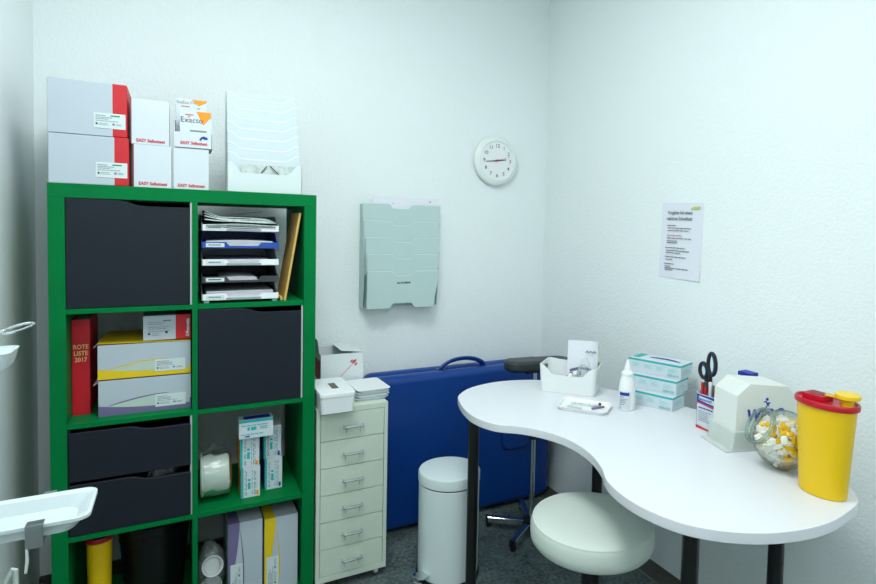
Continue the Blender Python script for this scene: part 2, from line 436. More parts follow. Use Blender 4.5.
b = MB(); b.prism(ucut(hw+.003, .102, .036), .0025, M_plas2, FRONT(0, .0025, .0), .0008, 1)
b.box(-hw-.003, -hw-.001, .0, .03, 0, .10, M_plas2); b.box(hw+.001, hw+.003, .0, .03, 0, .10, M_plas2)
b.rect(-hw+.012-.004, -hw+.012, .062, .080, M_whiteplas, FRONT(0, 0, 0))
b.build('front_pocket', t)
b = MB(); b.sheet(lambda u, v: (-.075+.185*u, .012+.003*math.sin(3*u), .02+.078*v), 8, 4, M_paperg, .0006)
for (x0, z0, x1, z1) in ((-.012, .07, .006, .094), (.016, .096, .046, .068)): b.tube([(x0, .0095, z0), (x1, .0095, z1)], .0016, M_text, 6)
tag(b.build('leaflet', None, (.602, .03, 1.47)), 'printed grey leaflet inside the front pocket of the tiered file holder', 'leaflet')

# ------------------------------------------------------------------ letter trays, papers, envelope
trays = [(1.1042, 'bottom', M_whiteplas, M_greyplas), (1.163, 'dark', M_dark, M_dark), (1.221, 'middle', M_whiteplas, M_greyplas), (1.279, 'blue', M_blueplas, M_blueplas), (1.337, 'top', M_whiteplas, M_greyplas)]
TLAB = {'bottom': 'pale letter tray at the very bottom of the five tray stack', 'dark': 'dark grey letter tray second from the bottom of the stack',
        'middle': 'pale letter tray in the middle, directly below the blue tray', 'blue': 'blue letter tray second from the top of the stack', 'top': 'pale letter tray topmost of the stack, under crumpled newspapers'}
tw, td = .238, .33
def letter_tray(z, key, mf, mb_):
    t = thing('letter_tray', TLAB[key], 'letter tray', (.526, .012, z), 0, 'letter trays in the bookcase')
    b = MB(); b.box(-tw/2, tw/2, .004, td, 0, .0025, mb_)
    for s in (-1, 1):
        b.prism([(-.004, 0), (-td, 0), (-td, .054), (-.09, .054), (-.045, .026), (-.004, .020)], .0025, mb_, SIDE(s*tw/2+(.0025 if s > 0 else 0), 0, 0) @ Matrix.Translation((0, 0, 0)) if s < 0 else SIDE(tw/2, 0, 0) )
    b.box(-tw/2, tw/2, td-.0025, td, 0, .054, mb_)
    if key == 'bottom':
        for s in (-1, 1): b.box(s*(tw/2-.012)-.008, s*(tw/2-.012)+.008, .004, td, -.0085, 0, mb_)
    b.build('tray_body', t)
    f = MB()
    f.prism([(-tw/2, 0), (tw/2, 0), (tw/2, .0205), (tw*.26, .0205), (tw*.22, .008), (-tw*.16, .008), (-tw*.2, .0205), (-tw/2, .0205)], .003, mf if key != 'top' else M_whiteplas, FRONT(0, .003, 0), .0006, 1)
    f.rect(-tw*.20, tw*.26, .001, .0078, mb_, FRONT(0, 0, 0))
    f.build('front_lip', t)
    l = MB(); M = FRONT(-tw*.46, -.0004, .004)
    l.prism([(0, 0), (.056, 0), (.056, .013), (0, .013)], .0005, M_sticker, M)
    l.lines(.008, .05, [.005], .004, M_grey if key != 'dark' else M_text, M, .001, .2)
    l.build('index_label', t)
for a in trays: letter_tray(*a)
PL = {'bottom': 'stack of white paper sheets in the bottom letter tray', 'dark': 'thin stack of white papers in the dark letter tray', 'middle': 'stack of white papers in the middle pale letter tray', 'blue': 'white papers curling over the front of the blue letter tray'}
def sheets(z, h, key, x0, x1, curl=0):
    b = MB()
    n = 5 if h < .01 else 8
    for i in range(n):
        dx = random.uniform(-.003, .003); dy = random.uniform(-.003, .002)
        b.sheet(lambda u, v, i=i, dx=dx, dy=dy: (x0+(x1-x0)*u+dx, .02+dy+.29*v, .0029+h*(i+.5)/n+(.0042*math.sin(PI*u)*i/n if curl else .002*math.sin(2.2*u)*i/n)), 10, 3, M_paper, h/n*.8)
    tag(b.build('paper_stack', None, (.526, .012, z)), PL[key], 'papers', 'papers in the letter trays')
sheets(1.1042, .026, 'bottom', -.105, .105); sheets(1.163, .013, 'dark', -.06, .05, 1); sheets(1.221, .016, 'middle', -.1, .09); sheets(1.279, .022, 'blue', -.108, .10, 1)
b = MB()
for i in range(6):
    b.sheet(lambda u, v, i=i: (-.108+.216*u, .012+.30*v-.004*i, .003+.004*i+.002*math.sin(6*u+i)), 14, 3, M_paper if i < 4 else M_paperg, .003)
tag(b.build('paper_stack', None, (.526, .012, 1.337)), 'white papers lying in the topmost letter tray below the newspapers', 'papers', 'papers in the letter trays')
b = MB()
for i in range(4):
    b.sheet(lambda u, v, i=i: (-.112+.222*u-.008*i*u, .012+.003*i+.25*v, .0335+.0062*i*(1-.5*u)+.0016*math.sin(5*u+1.3*i)+max(0, .26-u)**1.4*.10*(.4+.25*i)), 20, 4, M_paperg, .0034)
tag(b.build('newspaper', None, (.526, .012, 1.337)), 'rumpled grey newspapers with curled edge on the topmost letter tray', 'newspaper')
b = MB(); b.sheet(lambda u, v: (-.02+.10*u, .12+.12*v, .058+.014*u), 6, 2, mat('maroon_paper', (120, 22, 44), .6), .0012)
tag(b.build('folder', None, (.526, .012, 1.337)), 'dark maroon folder lying behind the newspapers on the topmost tray', 'folder')
b = MB()
M0 = basis((.667, .02, 1.0945), (math.sin(math.radians(9.3)), 0, math.cos(math.radians(9.3))), (0, 1, 0))
b.box(0, .316, 0, .17, -.0045, .0035, M_kraft, .002, 2, M0)
b.box(.004, .02, -.0008, .17, .004, .012, M_kraft, .002, 2, M0 @ Matrix.Rotation(-.5, 4, 'Y'))
tag(b.build('envelope'), 'padded manila envelope leaning against the right side of the bookcase cell', 'envelope')

# ------------------------------------------------------------------ red book, flap boxes
t = thing('book', 'thick red reference book with gold spine lettering', 'book', (.0663, .092, SZ[2]))
b = MB(); w, h, d = .0475, .306, .21
b.box(-w/2, w/2, 0, .004, 0, h, M_bookred, .0015)
b.box(-w/2, -w/2+.003, .002, d, 0, h, M_bookred, .001); b.box(w/2-.003, w/2, .002, d, 0, h, M_bookred, .001)
b.build('cover', t)
MB().box(-w/2+.003, w/2-.003, .005, d-.006, .004, h-.004, M_paper).build('page_block', t)
b = MB()
for i, s in enumerate(('ROTE', 'LISTE', '2017')): b.text(s, .0195, M_gold, FRONT(0, 0, .212-.0205*i), 'CENTER', .0003, sx=.83)
tag(b.build('spine_lettering', t), 'gold spine lettering')

def swoosh_box(x0, x1, z0, z1, y, label, mcol, lidded):
    w = x1-x0; h = z1-z0; d = .27
    t = thing('glove_box', label, 'box', ((x0+x1)/2, y, z0), 0, 'white boxes with a coloured swoosh')
    b = MB(); b.box(-w/2, w/2, 0, d, 0, h, M_whitec, .0012)
    M = FRONT(-w/2, -.0001, 0)
    low = bez((0, h*.30), (w*.2, h*.22), (w*.45, h*.16), (w*.7, h*.17), 10)
    b.poly([(0, 0), (w, 0), (w, h*.16)] + low[::-1], mcol, M)
    up = bez((w*.1, h*.29), (w*.3, h*.42), (w*.5, h*.53), (w*.75, h*.52), 10); dn = bez((w*.75, h*.51), (w*.5, h*.49), (w*.3, h*.37), (w*.12, h*.285), 10)
    b.poly(up + dn, mcol, M, .0008)
    b.poly(dn[::-1][1:-1] + [(w*.7, h*.17)] + low[::-1][1:-2], M_sage, M, .0004)
    b.rect(w*.985, w*.9995, h*.02, h*.3, mcol, M, .0009)
    b.build('carton', t)
    sticker(t, FRONT(w*.10, -.0012, h*.12), w*.34, h*.36, green=False)
    l = MB()
    if lidded:
        l.sheet(lambda u, v: (-w/2+w*u, -.002+d*v, h+.0006+.006*(1-u)*(1-v)), 4, 4, mcol, .0012)
        l.sheet(lambda u, v: (-w/2-.001-.010*v*(1-u), .0+.1*u, h+.006-.012*v), 3, 3, M_whitec, .001)
    else:
        l.box(-w/2, w/2, .001, d, h-.0008, h+.0004, M_whitec)
        l.sheet(lambda u, v: (-w/2-.001-.012*v, .0+.1*u, h-.002-.010*v), 3, 3, M_whitec, .001)
    l.build('lid_flap', t)
swoosh_box(.1155, .3735, SZ[2], SZ[2]+.1125, .045, 'white box with violet swoosh lying under the yellow swoosh box', M_purplep, False)
swoosh_box(.1145, .3725, SZ[2]+.1175, SZ[2]+.2265, .045, 'white box with yellow swoosh and lifted yellow lid', M_yellowp, True)
t = thing('tube_box', 'small white and red box lying on the yellow lid', 'box', (.3045, .05, .976), 0)
b = MB(); w = .1355; h = .0805; b.box(-w/2, w/2, 0, .12, 0, h, M_whitec, .0012)
M = FRONT(-w/2, -.0001, 0)
b.lines(w*.1, w*.5, [h*.72, h*.64], .002, M_grey, M); b.lines(w*.42, w*.63, [h*.77], .003, M_text, M); b.lines(w*.1, w*.58, [h*.52, h*.45], .002, M_grey, M)
b.lines(w*.1, w*.62, [h*.35], .002, M_grey, M); b.rect(w*.1, w*.145, h*.22, h*.3, M_text, M); b.rect(w*.46, w*.51, h*.26, h*.35, M_text, M); b.lines(w*.18, w*.38, [h*.25, h*.18], .002, M_grey, M)
b.build('carton', t)
b = MB(); b.box(w*.18, w/2+.0008, -.0008, .1205, -.0, h+.0008, M_red, .001)
b.text('S-Monovette', .0135, M_white, basis((w*.47, -.0009, h*.1), (0, 0, 1), (-1, 0, 0)), bold=.0005, sx=.83)
b.build('red_sleeve', t)

# ------------------------------------------------------------------ third row, right cell
t = thing('bag_roll', 'wrapped roll of pale bags lying in the bookcase beside small turquoise boxes', 'roll', (.447, .12, SZ[1]))
r = .078
b = MB(); Mx = basis((-.045, 0, r+.003), (0, 1, 0), (0, 0, 1))
b.lathe([(.018, 0), (r-.006, 0), (r-.002, .004), (r-.002, .088), (r-.006, .092), (.018, .092), (.018, 0)], M_roll, Mx, 48)
b.build('roll', t)
b = MB()
def wrapfn(u, v):
    a = 2*PI*v; rr = r+.001+.0025*math.sin(9*a+4*u)*math.sin(5*u+2*a)
    if u < .12: rr *= .55+.45*(u/.12)
    if u > .9: rr *= 1-.25*((u-.9)/.1)
    return (-.05+.104*u, rr*math.cos(a), r+.0045+rr*math.sin(a)*.99)
b.sheet(wrapfn, 22, 44, M_film)
b.sheet(lambda u, v: (-.047+.05*u, -.02+.03*v, 2*r-.004+.035*u*u+.008*v), 6, 3, M_film)
b.sheet(lambda u, v: (-.049+.004*math.sin(14*v), -.075+.006*u, .003+(.13)*v), 2, 14, M_film)
b.build('plastic_wrap', t)

def small_pack(x0, x1, z0, z1, y, d, stripe, label, lying=False):
    w = x1-x0; h = z1-z0
    t = thing('medicine_box', label, 'box', ((x0+x1)/2, y, z0), 0, 'small turquoise medicine boxes')
    b = MB(); b.box(-w/2, w/2, 0, d, 0, h, M_white, .0008); M = FRONT(-w/2, -.0001, 0)
    if lying:
        b.rect(0, w, h*.84, h*.99, M_cyanp, M); b.rect(.002, w-.002, .001, h*.12, M_palecy, M)
        b.lines(w*.06, w*.9, [h*.66, h*.2], .003, M_cyanp, M); b.rect(w*.24, w*.31, h*.42, h*.6, M_cyanp, M); b.rect(w*.34, w*.50, h*.42, h*.6, M_cyanp, M)
        b.lines(w*.6, w*.92, [h*.45, h*.54], .003, M_cyanp, M); b.rect(w*.17, w*.31, h*.08, h*.15, M_blueink, M, .0009)
        b.rect(-w*.36, w*.42, d*.05, d*.75, M_blueink, TOP(0, 0, h), .0006)
    else:
        b.rect(0, w*.13, 0, h, M_cyanp, M)
        b.rect(w*.36, w*.50, h*.28, h*.5, M_cyanp, M); b.rect(w*.36, w*.50, h*.55, h*.62, M_cyanp, M)
        for x in (.2, .27, .57, .68, .75): 
            yy = h*.08
            while yy < h*.9:
                g = h*random.uniform(.05, .16); b.rect(w*x, w*(x+.035), yy, min(yy+g, h*.92), M_grey if x in (.27, .68) else M_cyanp, M); yy += g*1.5
        b.rect(w*.80, w*.92, h*.06, h*.2, M_orange if stripe is M_orange else M_blueink, M, .0009)
        b.rect(-d+.002, -.002, 0, h, stripe, SIDE(-w/2-.0001, 0, 0))
    b.build('carton', t)
small_pack(.529, .592, SZ[1], SZ[1]+.108, .05, .11, M_orange, 'turquoise medicine box with orange stripe standing on the shelf, lower of its pair')
small_pack(.526, .589, SZ[1]+.1085, SZ[1]+.219, .05, .11, M_orange, 'turquoise medicine box with orange stripe standing on another and below the lying box')
small_pack(.612, .672, SZ[1], SZ[1]+.115, .085, .11, M_blueink, 'turquoise medicine box with blue stripe standing on the shelf beside the orange striped pair')
small_pack(.608, .668, SZ[1]+.1155, SZ[1]+.236, .085, .11, M_blueink, 'turquoise medicine box with blue stripe standing on the other blue striped one')
small_pack(.521, .6325, SZ[1]+.2195, SZ[1]+.2865, .030, .052, None, 'turquoise medicine box lying flat on top of the standing ones', True)

# ------------------------------------------------------------------ bottom row
def sharps_profile(parent, rb, rt, h, sx, sy, lidh, name_body='container'):
    MB().lathe([(0, 0), (rb-.004, 0), (rb, .004), (rt, h), (rt-.002, h+.002), (0, h)], M_yellow, None, 48, sx, sy).build(name_body, parent)
t = thing('sharps_container', 'yellow sharps container with red lid inside the bookcase beside the black bin', 'sharps container', (.110, .10, T))
sharps_profile(t, .030, .0355, .286, 1, 1, 0)
MB().lathe([(0, .2835), (.0375, .2835), (.0395, .286), (.0395, .295), (.037, .299), (.032, .299), (.030, .296), (0, .296)], M_redlid, None, 40).build('lid', t)
t = thing('waste_bin', 'black round plastic waste bin inside the bottom of the bookcase', 'bin', (.262, .195, T))
Rb = .112
MB().lathe([(0, 0), (.084, 0), (.088, .004), (.104, .218), (.1055, .222), (.107, .229), (.1062, .232), (.107, .236), (.109, .256), (.112, .260), (.1125, .264), (Rb, .278), (Rb+.003, .284), (Rb+.003, .290), (Rb-.001, .293), (Rb-.004, .288), (.086, .008), (0, .006)], M_gloss, None, 56).build('bucket', t)
b = MB(); b.sheet(lambda u, v: ((Rb-.016+.002*math.sin(11*2*PI*u))*math.cos(2*PI*u), (Rb-.016+.002*math.sin(11*2*PI*u))*math.sin(2*PI*u), 0.19+.116*v+.006*math.sin(7*2*PI*u)*v), 90, 4, mat('black_liner', (10, 11, 12), .3))
b.build('bin_liner', t)
def upright_box(x0, x1, z1, y, label, mcol):
    w = x1-x0; h = z1-T; d = .24
    t = thing('glove_box', label, 'box', ((x0+x1)/2, y, T), 0, 'white boxes with a coloured swoosh')
    b = MB(); b.box(-w/2, w/2, 0, d, 0, h, M_whitec, .0012); M = FRONT(-w/2, -.0001, 0)
    b.poly([(0, 0)] + bez((w*.05, 0), (w*.1, h*.3), (w*.3, h*.6), (w*.33, h), 12) + [(0, h)], mcol, M)
    u1 = bez((w*.42, h*.02), (w*.5, h*.25), (w*.47, h*.6), (w*.33, h*.93), 12); u2 = bez((w*.33, h*.90), (w*.43, h*.6), (w*.45, h*.25), (w*.40, h*.02), 12)
    b.poly(u1+u2, mcol, M, .0008)
    b.poly([(-w/2, 0), (-w/2+w*.33, 0), (-w/2+w*.28, d*.5), (-w/2+w*.2, d), (-w/2, d)], mcol, TOP(0, 0, h), .0006)
    b.build('carton', t)
    sticker(t, basis((-w*.5+w*.42, -.0012, .02), (0, 0, 1), (-1, 0, 0)), h*.40, w*.36, green=False)
upright_box(.4875, .5985, .316, .03, 'upright white box with violet stripe at the bottom of the bookcase', M_purplep)
upright_box(.6055, .7195, .309, .03, 'upright white box with yellow stripe at the bottom right of the bookcase', M_yellowp)
t = thing('cup_bag', 'clear bag of white plastic cups beside the violet striped box in the bookcase', 'bag', (.437, .10, T))
b = MB(); b.add(*crumple(0, 0, .098, .043, .07, .096, .13, 5, M_film, 4)); b.build('bag_film', t)
b = MB()
for (x, y, z, rx) in ((.002, -.012, .112, 1.1), (-.002, .0, .05, 1.3)):
    Mc = Matrix.Translation((x, y, z)) @ Matrix.Rotation(rx, 4, 'X')
    b.lathe([(0, 0), (.025, 0), (.032, .055), (.034, .057), (.0325, .059), (.0305, .055), (.0235, .002), (0, .002)], M_whiteplas, Mc, 28)
b.build('cup', t)

# ------------------------------------------------------------------ cream drawer unit
hx0, hx1, hd, hz = .7775, 1.0465, .42, .69
t = thing('drawer_unit', 'narrow cream steel drawer unit with six drawers beside the green bookcase', 'drawer unit', ((hx0+hx1)/2, 0, 0))
w2 = (hx1-hx0)/2
b = MB(); z0 = .036
b.box(-w2, -w2+.014, 0, hd, z0+.022, hz-.02, M_cream, .0008); b.box(w2-.014, w2, 0, hd, z0+.022, hz-.02, M_cream, .0008)
b.box(-w2, w2, 0, hd, hz-.02, hz, M_cream, .001); b.box(-w2, w2, 0, hd, z0, z0+.022, M_cream, .001); b.box(-w2+.01, w2-.01, hd-.004, hd, z0+.02, hz-.02, M_cream)
b.build('cabinet_body', t)
nd = 6; dh = (hz-.02-z0-.022)/nd
dr = MB()
dr.box(-w2+.0155, w2-.0155, .0008, .012, .0012, dh-.0012, M_cream, .0012)
dr.box(-w2+.02, w2-.02, .012, hd-.03, .004, .012, M_cream)
dr = dr.build('drawer', t, (0, 0, z0+.022))
hld = MB(); M = FRONT(0, .0008, 0)
cz = dh*.5
hld.prism([(-.027, cz-.006), (.027, cz-.006), (.027, cz-.030), (-.027, cz-.030)], .0012, M_cream, M, .0004, 1)
hld.prism([(-.025, cz+.008), (.022, cz+.008), (.024, cz+.032), (-.021, cz+.032)], .0008, M_cream, M, .0003, 1)
hld.box(-.027, -.0255, -.0012, .0008, cz-.03, cz-.006, M_grey); hld.box(.0255, .027, -.0012, .0008, cz-.03, cz-.006, M_grey)
hld.build('label_holder', dr)
hn = MB(); hn.tube([(-.036, .001, cz-.002), (-.036, -.012, cz-.003), (-.031, -.017, cz-.003), (.031, -.017, cz-.003), (.036, -.012, cz-.003), (.036, .001, cz-.002)], .0040, M_chrome, 10)
hn.box(-.028, .028, -.0185, -.014, cz-.006, cz+.003, M_chrome, .002)
tag(hn.build('handle', dr), 'chrome bar handle')
for k in range(1, nd):
    c = copy_tree(dr, t); c.location = (0, 0, z0+.022+dh*k)
cs = MB(); cs.cyl(.016, -.008, .008, M_whiteplas, basis((0, 0, .016), (0, 1, 0), (0, 0, 1)), 20, c=.002); cs.box(-.009, .009, -.006, .006, .016, z0, M_steel)
cs = cs.build('caster', t, (w2-.03, .04, 0))
for x, y in ((-w2+.03, .04), (w2-.03, hd-.04), (-w2+.03, hd-.04)):
    o = cs.copy(); COL.objects.link(o); o.parent = t; o.location = (x, y, 0)

# things on the drawer unit
t = thing('sharps_box', 'white lidded plastic box with dark slot overhanging the front of the drawer unit', 'box', (.840, .045, .6905))
b = MB()
lo = [(x, y, 0) for x, y in rrect(-.058, .058, -.105, .105, .012)]; hi = [(x, y, .058) for x, y in rrect(-.062, .062, -.110, .110, .014)]
loft(b, [lo, hi], M_whiteplas); b.build('box_body', t)
b = MB(); b.prism(rrect(-.064, .064, -.112, .112, .015), .018, M_whiteplas, Matrix.Translation((0, 0, .0565)), .004, 2); b.build('lid', t)
b = MB(); b.prism(rrect(-.016, .020, -.062, .030, .004), .002, M_whiteplas, Matrix.Translation((0, 0, .0742)), .0008, 1); b.prism(rrect(-.010, .015, -.055, .024, .003), .0008, mat('dark_slot', (92, 92, 76), .5), Matrix.Translation((0, 0, .0756))); b.build('slot', t)

for i in range(4):
    lab = ['lowest of the four stacked white trays on the drawer unit', 'second white tray from the bottom of the stack on the drawer unit', 'third white tray from the bottom of the stack on the drawer unit', 'topmost of the four stacked white trays on the drawer unit'][i]
    b = MB(); W0, D0 = .067, .088
    z = 0
    def tl(w, d, z, r=.016): return [(x, y, z) for x, y in rrect(-w, w, -d, d, r)]
    loft(b, [tl(W0-.008, D0-.008, 0), tl(W0-.003, D0-.003, .009), tl(W0, D0, .0098), tl(W0, D0, .0108), tl(W0-.004, D0-.004, .0108)] + ([tl(W0-.010, D0-.010, .0035)] if i < 3 else [tl(W0-.008, D0-.008, .0102)]), M_whiteplas if i % 2 else M_white)
    b.build('tray', tag(thing('white_tray', lab, 'tray', (.998+.002*(i % 2), .124-.002*i, .6905+.0109*i), .02*(i-1.5), 'stacked white trays on the drawer unit')))

t = thing('open_carton', 'open white carton with a red side and pink swab picture on the drawer unit', 'box', (.924, .222, .6905))
cw, cd, ch, ct = .172, .175, .151, .002
b = MB(); b.box(-cw/2, cw/2, 0, ct, 0, ch, M_bright); b.box(-cw/2, cw/2, cd-ct, cd, 0, ch, M_bright)
b.box(-cw/2, -cw/2+ct, ct, cd-ct, 0, ch, M_bright); b.box(cw/2-ct, cw/2, ct, cd-ct, 0, ch, M_bright); b.box(-cw/2, cw/2, 0, cd, 0, ct, M_bright)
M = FRONT(0, -.0001, 0)
b.tube([(-.015, -.0004, .05), (.042, -.0004, .105)], .0012, M_pink, 6)
for a, c in ((.046, .112), (.038, .118), (.056, .104), (.052, .118)): b.prism(rrect(-.007, .007, -.0045, .0045, .003), .0006, M_pink, M @ Matrix.Translation((a, c, 0)) @ Matrix.Rotation(.7, 4, 'Z'))
b.build('carton_body', t)
b = MB(); b.rect(-cd*.9, -.004, .045, .125, M_red, SIDE(-cw/2-.0001, 0, 0)); tag(b.build('side_print', t), 'red printed side panel')
b = MB(); b.sheet(lambda u, v: (cw/2-.092*u, cd*v, ch+.001+.012*u), 3, 2, M_bright, .0015); b.build('flap', t)
b = MB(); b.sheet(lambda u, v: (-cw/2-.012*u, .03+(cd-.05)*v-.02*u, ch+.06*u), 3, 2, M_white, .0015); b.build('flap', t)

# ------------------------------------------------------------------ folded blue couch
t = thing('massage_table', 'folded portable blue vinyl treatment couch leaning on edge against the back wall', 'treatment couch', (1.53, .275, 0))
bl, bt, bh = .475, .075, .704
def half(y0):
    b = MB(); b.prism(rrect(-bl, bl, .012, bh, .045, 6), bt, M_vinyl, basis((0, y0+bt, 0), (1, 0, 0), (0, 0, 1)), .032, 6)
    return b
half(0).build('cushion', t); half(bt+.004).build('cushion', t)
for x in (-bl+.08, bl-.08):
    b = MB(); b.box(x-.02, x+.02, .03, .12, 0, .014, M_rubber, .004); b.build('foot_pad', t)
hz_ = bh-.005
b = MB(); b.tube(bez((-.115, .072, hz_+.006), (-.07, .072, hz_+.058), (.07, .072, hz_+.058), (.115, .072, hz_+.006), 16), .0085, M_vinyl, 10, False, None, 1.7)
for s in (-1, 1): b.prism(rrect(-.024, .024, -.014, .014, .01), .006, M_vinylseam, TOP(s*.118, .072, hz_-.001)); b.cyl(.004, 0, .003, M_chrome, TOP(s*.125, .072, hz_+.005), 10)
b.build('carry_handle', t)
b = MB(); M = FRONT(1.795-1.53, .0015, .342)
loop = [(x, y) for x, y in rrect(-.08, .08, -.056, .056, .042, 8)]
b.prism(loop, .012, M_vinyl, M, .009, 4); b.tube([(x, -.0015, .342+y) for x, y in [(a, c) for a, c in loop]], .0035, M_vinylseam, 6, True, Matrix.Translation((1.795-1.53, 0, 0)))
b.build('face_hole_plug', t)

# ------------------------------------------------------------------ white pedal bin
t = thing('pedal_bin', 'round white pedal bin on the floor in front of the blue couch', 'bin', (1.273, -.085, 0))
R0 = .119
MB().lathe([(0, .012), (R0-.003, .012), (R0-.001, .02), (R0, .37), (R0-.003, .374), (0, .374)], M_bin, None, 64).build('bin_body', t)
MB().lathe([(0, 0), (R0+.004, 0), (R0+.006, .004), (R0+.006, .012), (R0+.001, .017), (0, .017)], M_rubber, None, 64).build('foot_ring', t)
MB().lathe([(0, .374), (R0-.001, .374), (R0-.001, .379), (0, .379)], M_rubber, None, 64).build('seal', t)
MB().lathe([(0, .379), (R0+.002, .379), (R0+.0025, .382), (R0+.0025, .412), (R0-.001, .418), (R0-.012, .4205), (.06, .4225), (0, .423)], M_bin, None, 64).build('lid', t)
b = MB(); an = math.radians(200)
Mp = Matrix.Rotation(an, 4, 'Z')
b.prism([(R0-.02, -.016), (R0+.035, -.03), (R0+.05, -.02), (R0+.052, .02), (R0+.038, .03), (R0-.02, .016)], .004, M_chrome, Mp @ Matrix.Translation((0, 0, .03)) @ Matrix.Rotation(-.10, 4, 'Y'), .0015, 1)
b.tube([(R0+.04, -.028, .034), (R0+.055, 0, .035), (R0+.04, .028, .034)], .004, M_chrome, 8, False, Mp)
tag(b.build('pedal', t), 'chrome foot pedal')

# ------------------------------------------------------------------ kidney shaped desk
ZD, TH = .74, .026
out = [(1.261, -.184), (1.234, -.234), (1.206, -.336), (1.198, -.439), (1.226, -.528), (1.290, -.585), (1.335, -.655), (1.360, -.745), (1.352, -.850), (1.318, -.945), (1.280, -1.012), (1.260, -1.092), (1.262, -1.176), (1.289, -1.256), (1.342, -1.317), (1.415, -1.362), (1.50, -1.388), (1.585, -1.396), (1.67, -1.386), (1.748, -1.366), (1.808, -1.312), (1.866, -1.22), (1.917, -1.10), (1.95, -.95), (1.962, -.80), (1.945, -.665), (1.90, -.50), (1.84, -.365), (1.765, -.235), (1.670, -.137), (1.595, -.098), (1.51, -.080), (1.42, -.088), (1.33, -.122)]
outline = smooth_closed(out, 4)
t = thing('desk', 'white kidney shaped desk on black legs along the right wall', 'desk', (1.55, -.75, 0))
off = Matrix.Translation((-1.55, .75, 0))
if sum(a[0]*c[1]-c[0]*a[1] for a, c in zip(outline, outline[1:]+outline[:1])) < 0: outline = outline[::-1]
b = MB(); b.prism(outline, TH, M_desk, off @ Matrix.Translation((0, 0, ZD-TH)), .0025, 2); b.build('tabletop', t)
lg = MB(); lg.cyl(.0195, .006, ZD-TH-.008, M_blackmetal, None, 28); lg.cyl(.038, ZD-TH-.008, ZD-TH, M_blackmetal, None, 28, c=.002); lg.cyl(.023, 0, .008, M_rubber, None, 24)
lg = lg.build('leg', t, (1.262-1.55, -.31+.75, 0))
for x, y in ((1.735, -.425), (1.36, -1.215), (1.70, -1.195)):
    o = lg.copy(); COL.objects.link(o); o.parent = t; o.location = (x-1.55, y+.75, 0)

# ------------------------------------------------------------------ stool
t = thing('stool', 'round swivel stool with a thick white seat tucked under the desk', 'stool', (1.383, -.833, 0))
R1 = .177
MB().lathe([(0, .452), (R1-.03, .452), (R1-.012, .456), (R1-.002, .468), (R1, .485), (R1-.001, .508), (R1-.006, .520), (R1-.02, .528), (R1-.06, .5315), (0, .533)], M_leather, None, 72).build('seat', t, (0, 0, .012))
MB().tube([((R1-.0085)*math.cos(2*PI*k/64), (R1-.0085)*math.sin(2*PI*k/64), 0.5205) for k in range(64)], .0034, M_leather, 8, True).build('piping', t, (0, 0, .012))
b = MB(); b.cyl(.09, .448, .464, M_blackmetal, None, 32, c=.003); b.cyl(.026, .2, .45, M_blackmetal, None, 24); b.cyl(.034, .06, .26, M_blackmetal, None, 24); b.build('column', t)
b = MB(); b.cyl(.045, .05, .085, M_blackmetal, None, 24, c=.004)
for k in range(5):
    a = 2*PI*k/5+.9; b.tube([(.03*math.cos(a), .03*math.sin(a), .068), (.22*math.cos(a), .22*math.sin(a), .05)], [.02, .013], M_blackmetal, 10)
    b.cyl(.02, 0, .045, M_blackmetal, Matrix.Translation((.215*math.cos(a), .215*math.sin(a), 0)), 16, c=.006)
b.build('star_base', t)

# ------------------------------------------------------------------ arm rest stand
t = thing('armrest_stand', 'chrome stand with black padded arm rest behind the desk', 'stand', (1.743, .04, 0))
b = MB(); hc = .0
for k in range(5):
    a = math.radians(143+72*k); L = .205
    b.box(.03, L, -.0125, .0125, .018, .046, M_chrome, .002, 1, Matrix.Rotation(a, 4, 'Z'))
b.build('star_base', t)
for k in range(5):
    a = math.radians(143+72*k); b = MB(); b.box(.197, .2075, -.0135, .0135, .017, .047, M_rubber, .001, 1, Matrix.Rotation(a, 4, 'Z')); b.cyl(.012, 0, .018, M_rubber, Matrix.Rotation(a, 4, 'Z') @ Matrix.Translation((.193, 0, 0)), 16)
    b.build('foot', t)
b = MB(); b.cyl(.037, .012, .055, M_rubber, None, 28, c=.004); b.build('hub', t)
b = MB(); b.cyl(.0125, .05, .44, M_chrome, None, 20); b.cyl(.009, .43, .735, M_chrome, None, 20); b.build('post', t)
b = MB(); b.cyl(.0165, .42, .47, M_rubber, None, 20, c=.002); b.tube([(.012, -.012, .455), (.035, -.02, .455)], .005, M_rubber, 8); b.cyl(.011, -.006, .006, M_rubber, basis((.038, -.021, .455), (0, 1, 0), (0, 0, 1)), 12); b.build('clamp_knob', t)
b = MB(); b.prism(rrect(-.152, .185, -.055, .055, .05, 8), .048, M_armpad, Matrix.Translation((0, .0, .738)) @ Matrix.Rotation(.04, 4, 'Y'), .016, 4); b.box(-.06, .06, -.03, .03, .729, .742, M_rubber, .002); b.build('arm_pad', t)

# ------------------------------------------------------------------ things on the desk
EPS = .0004
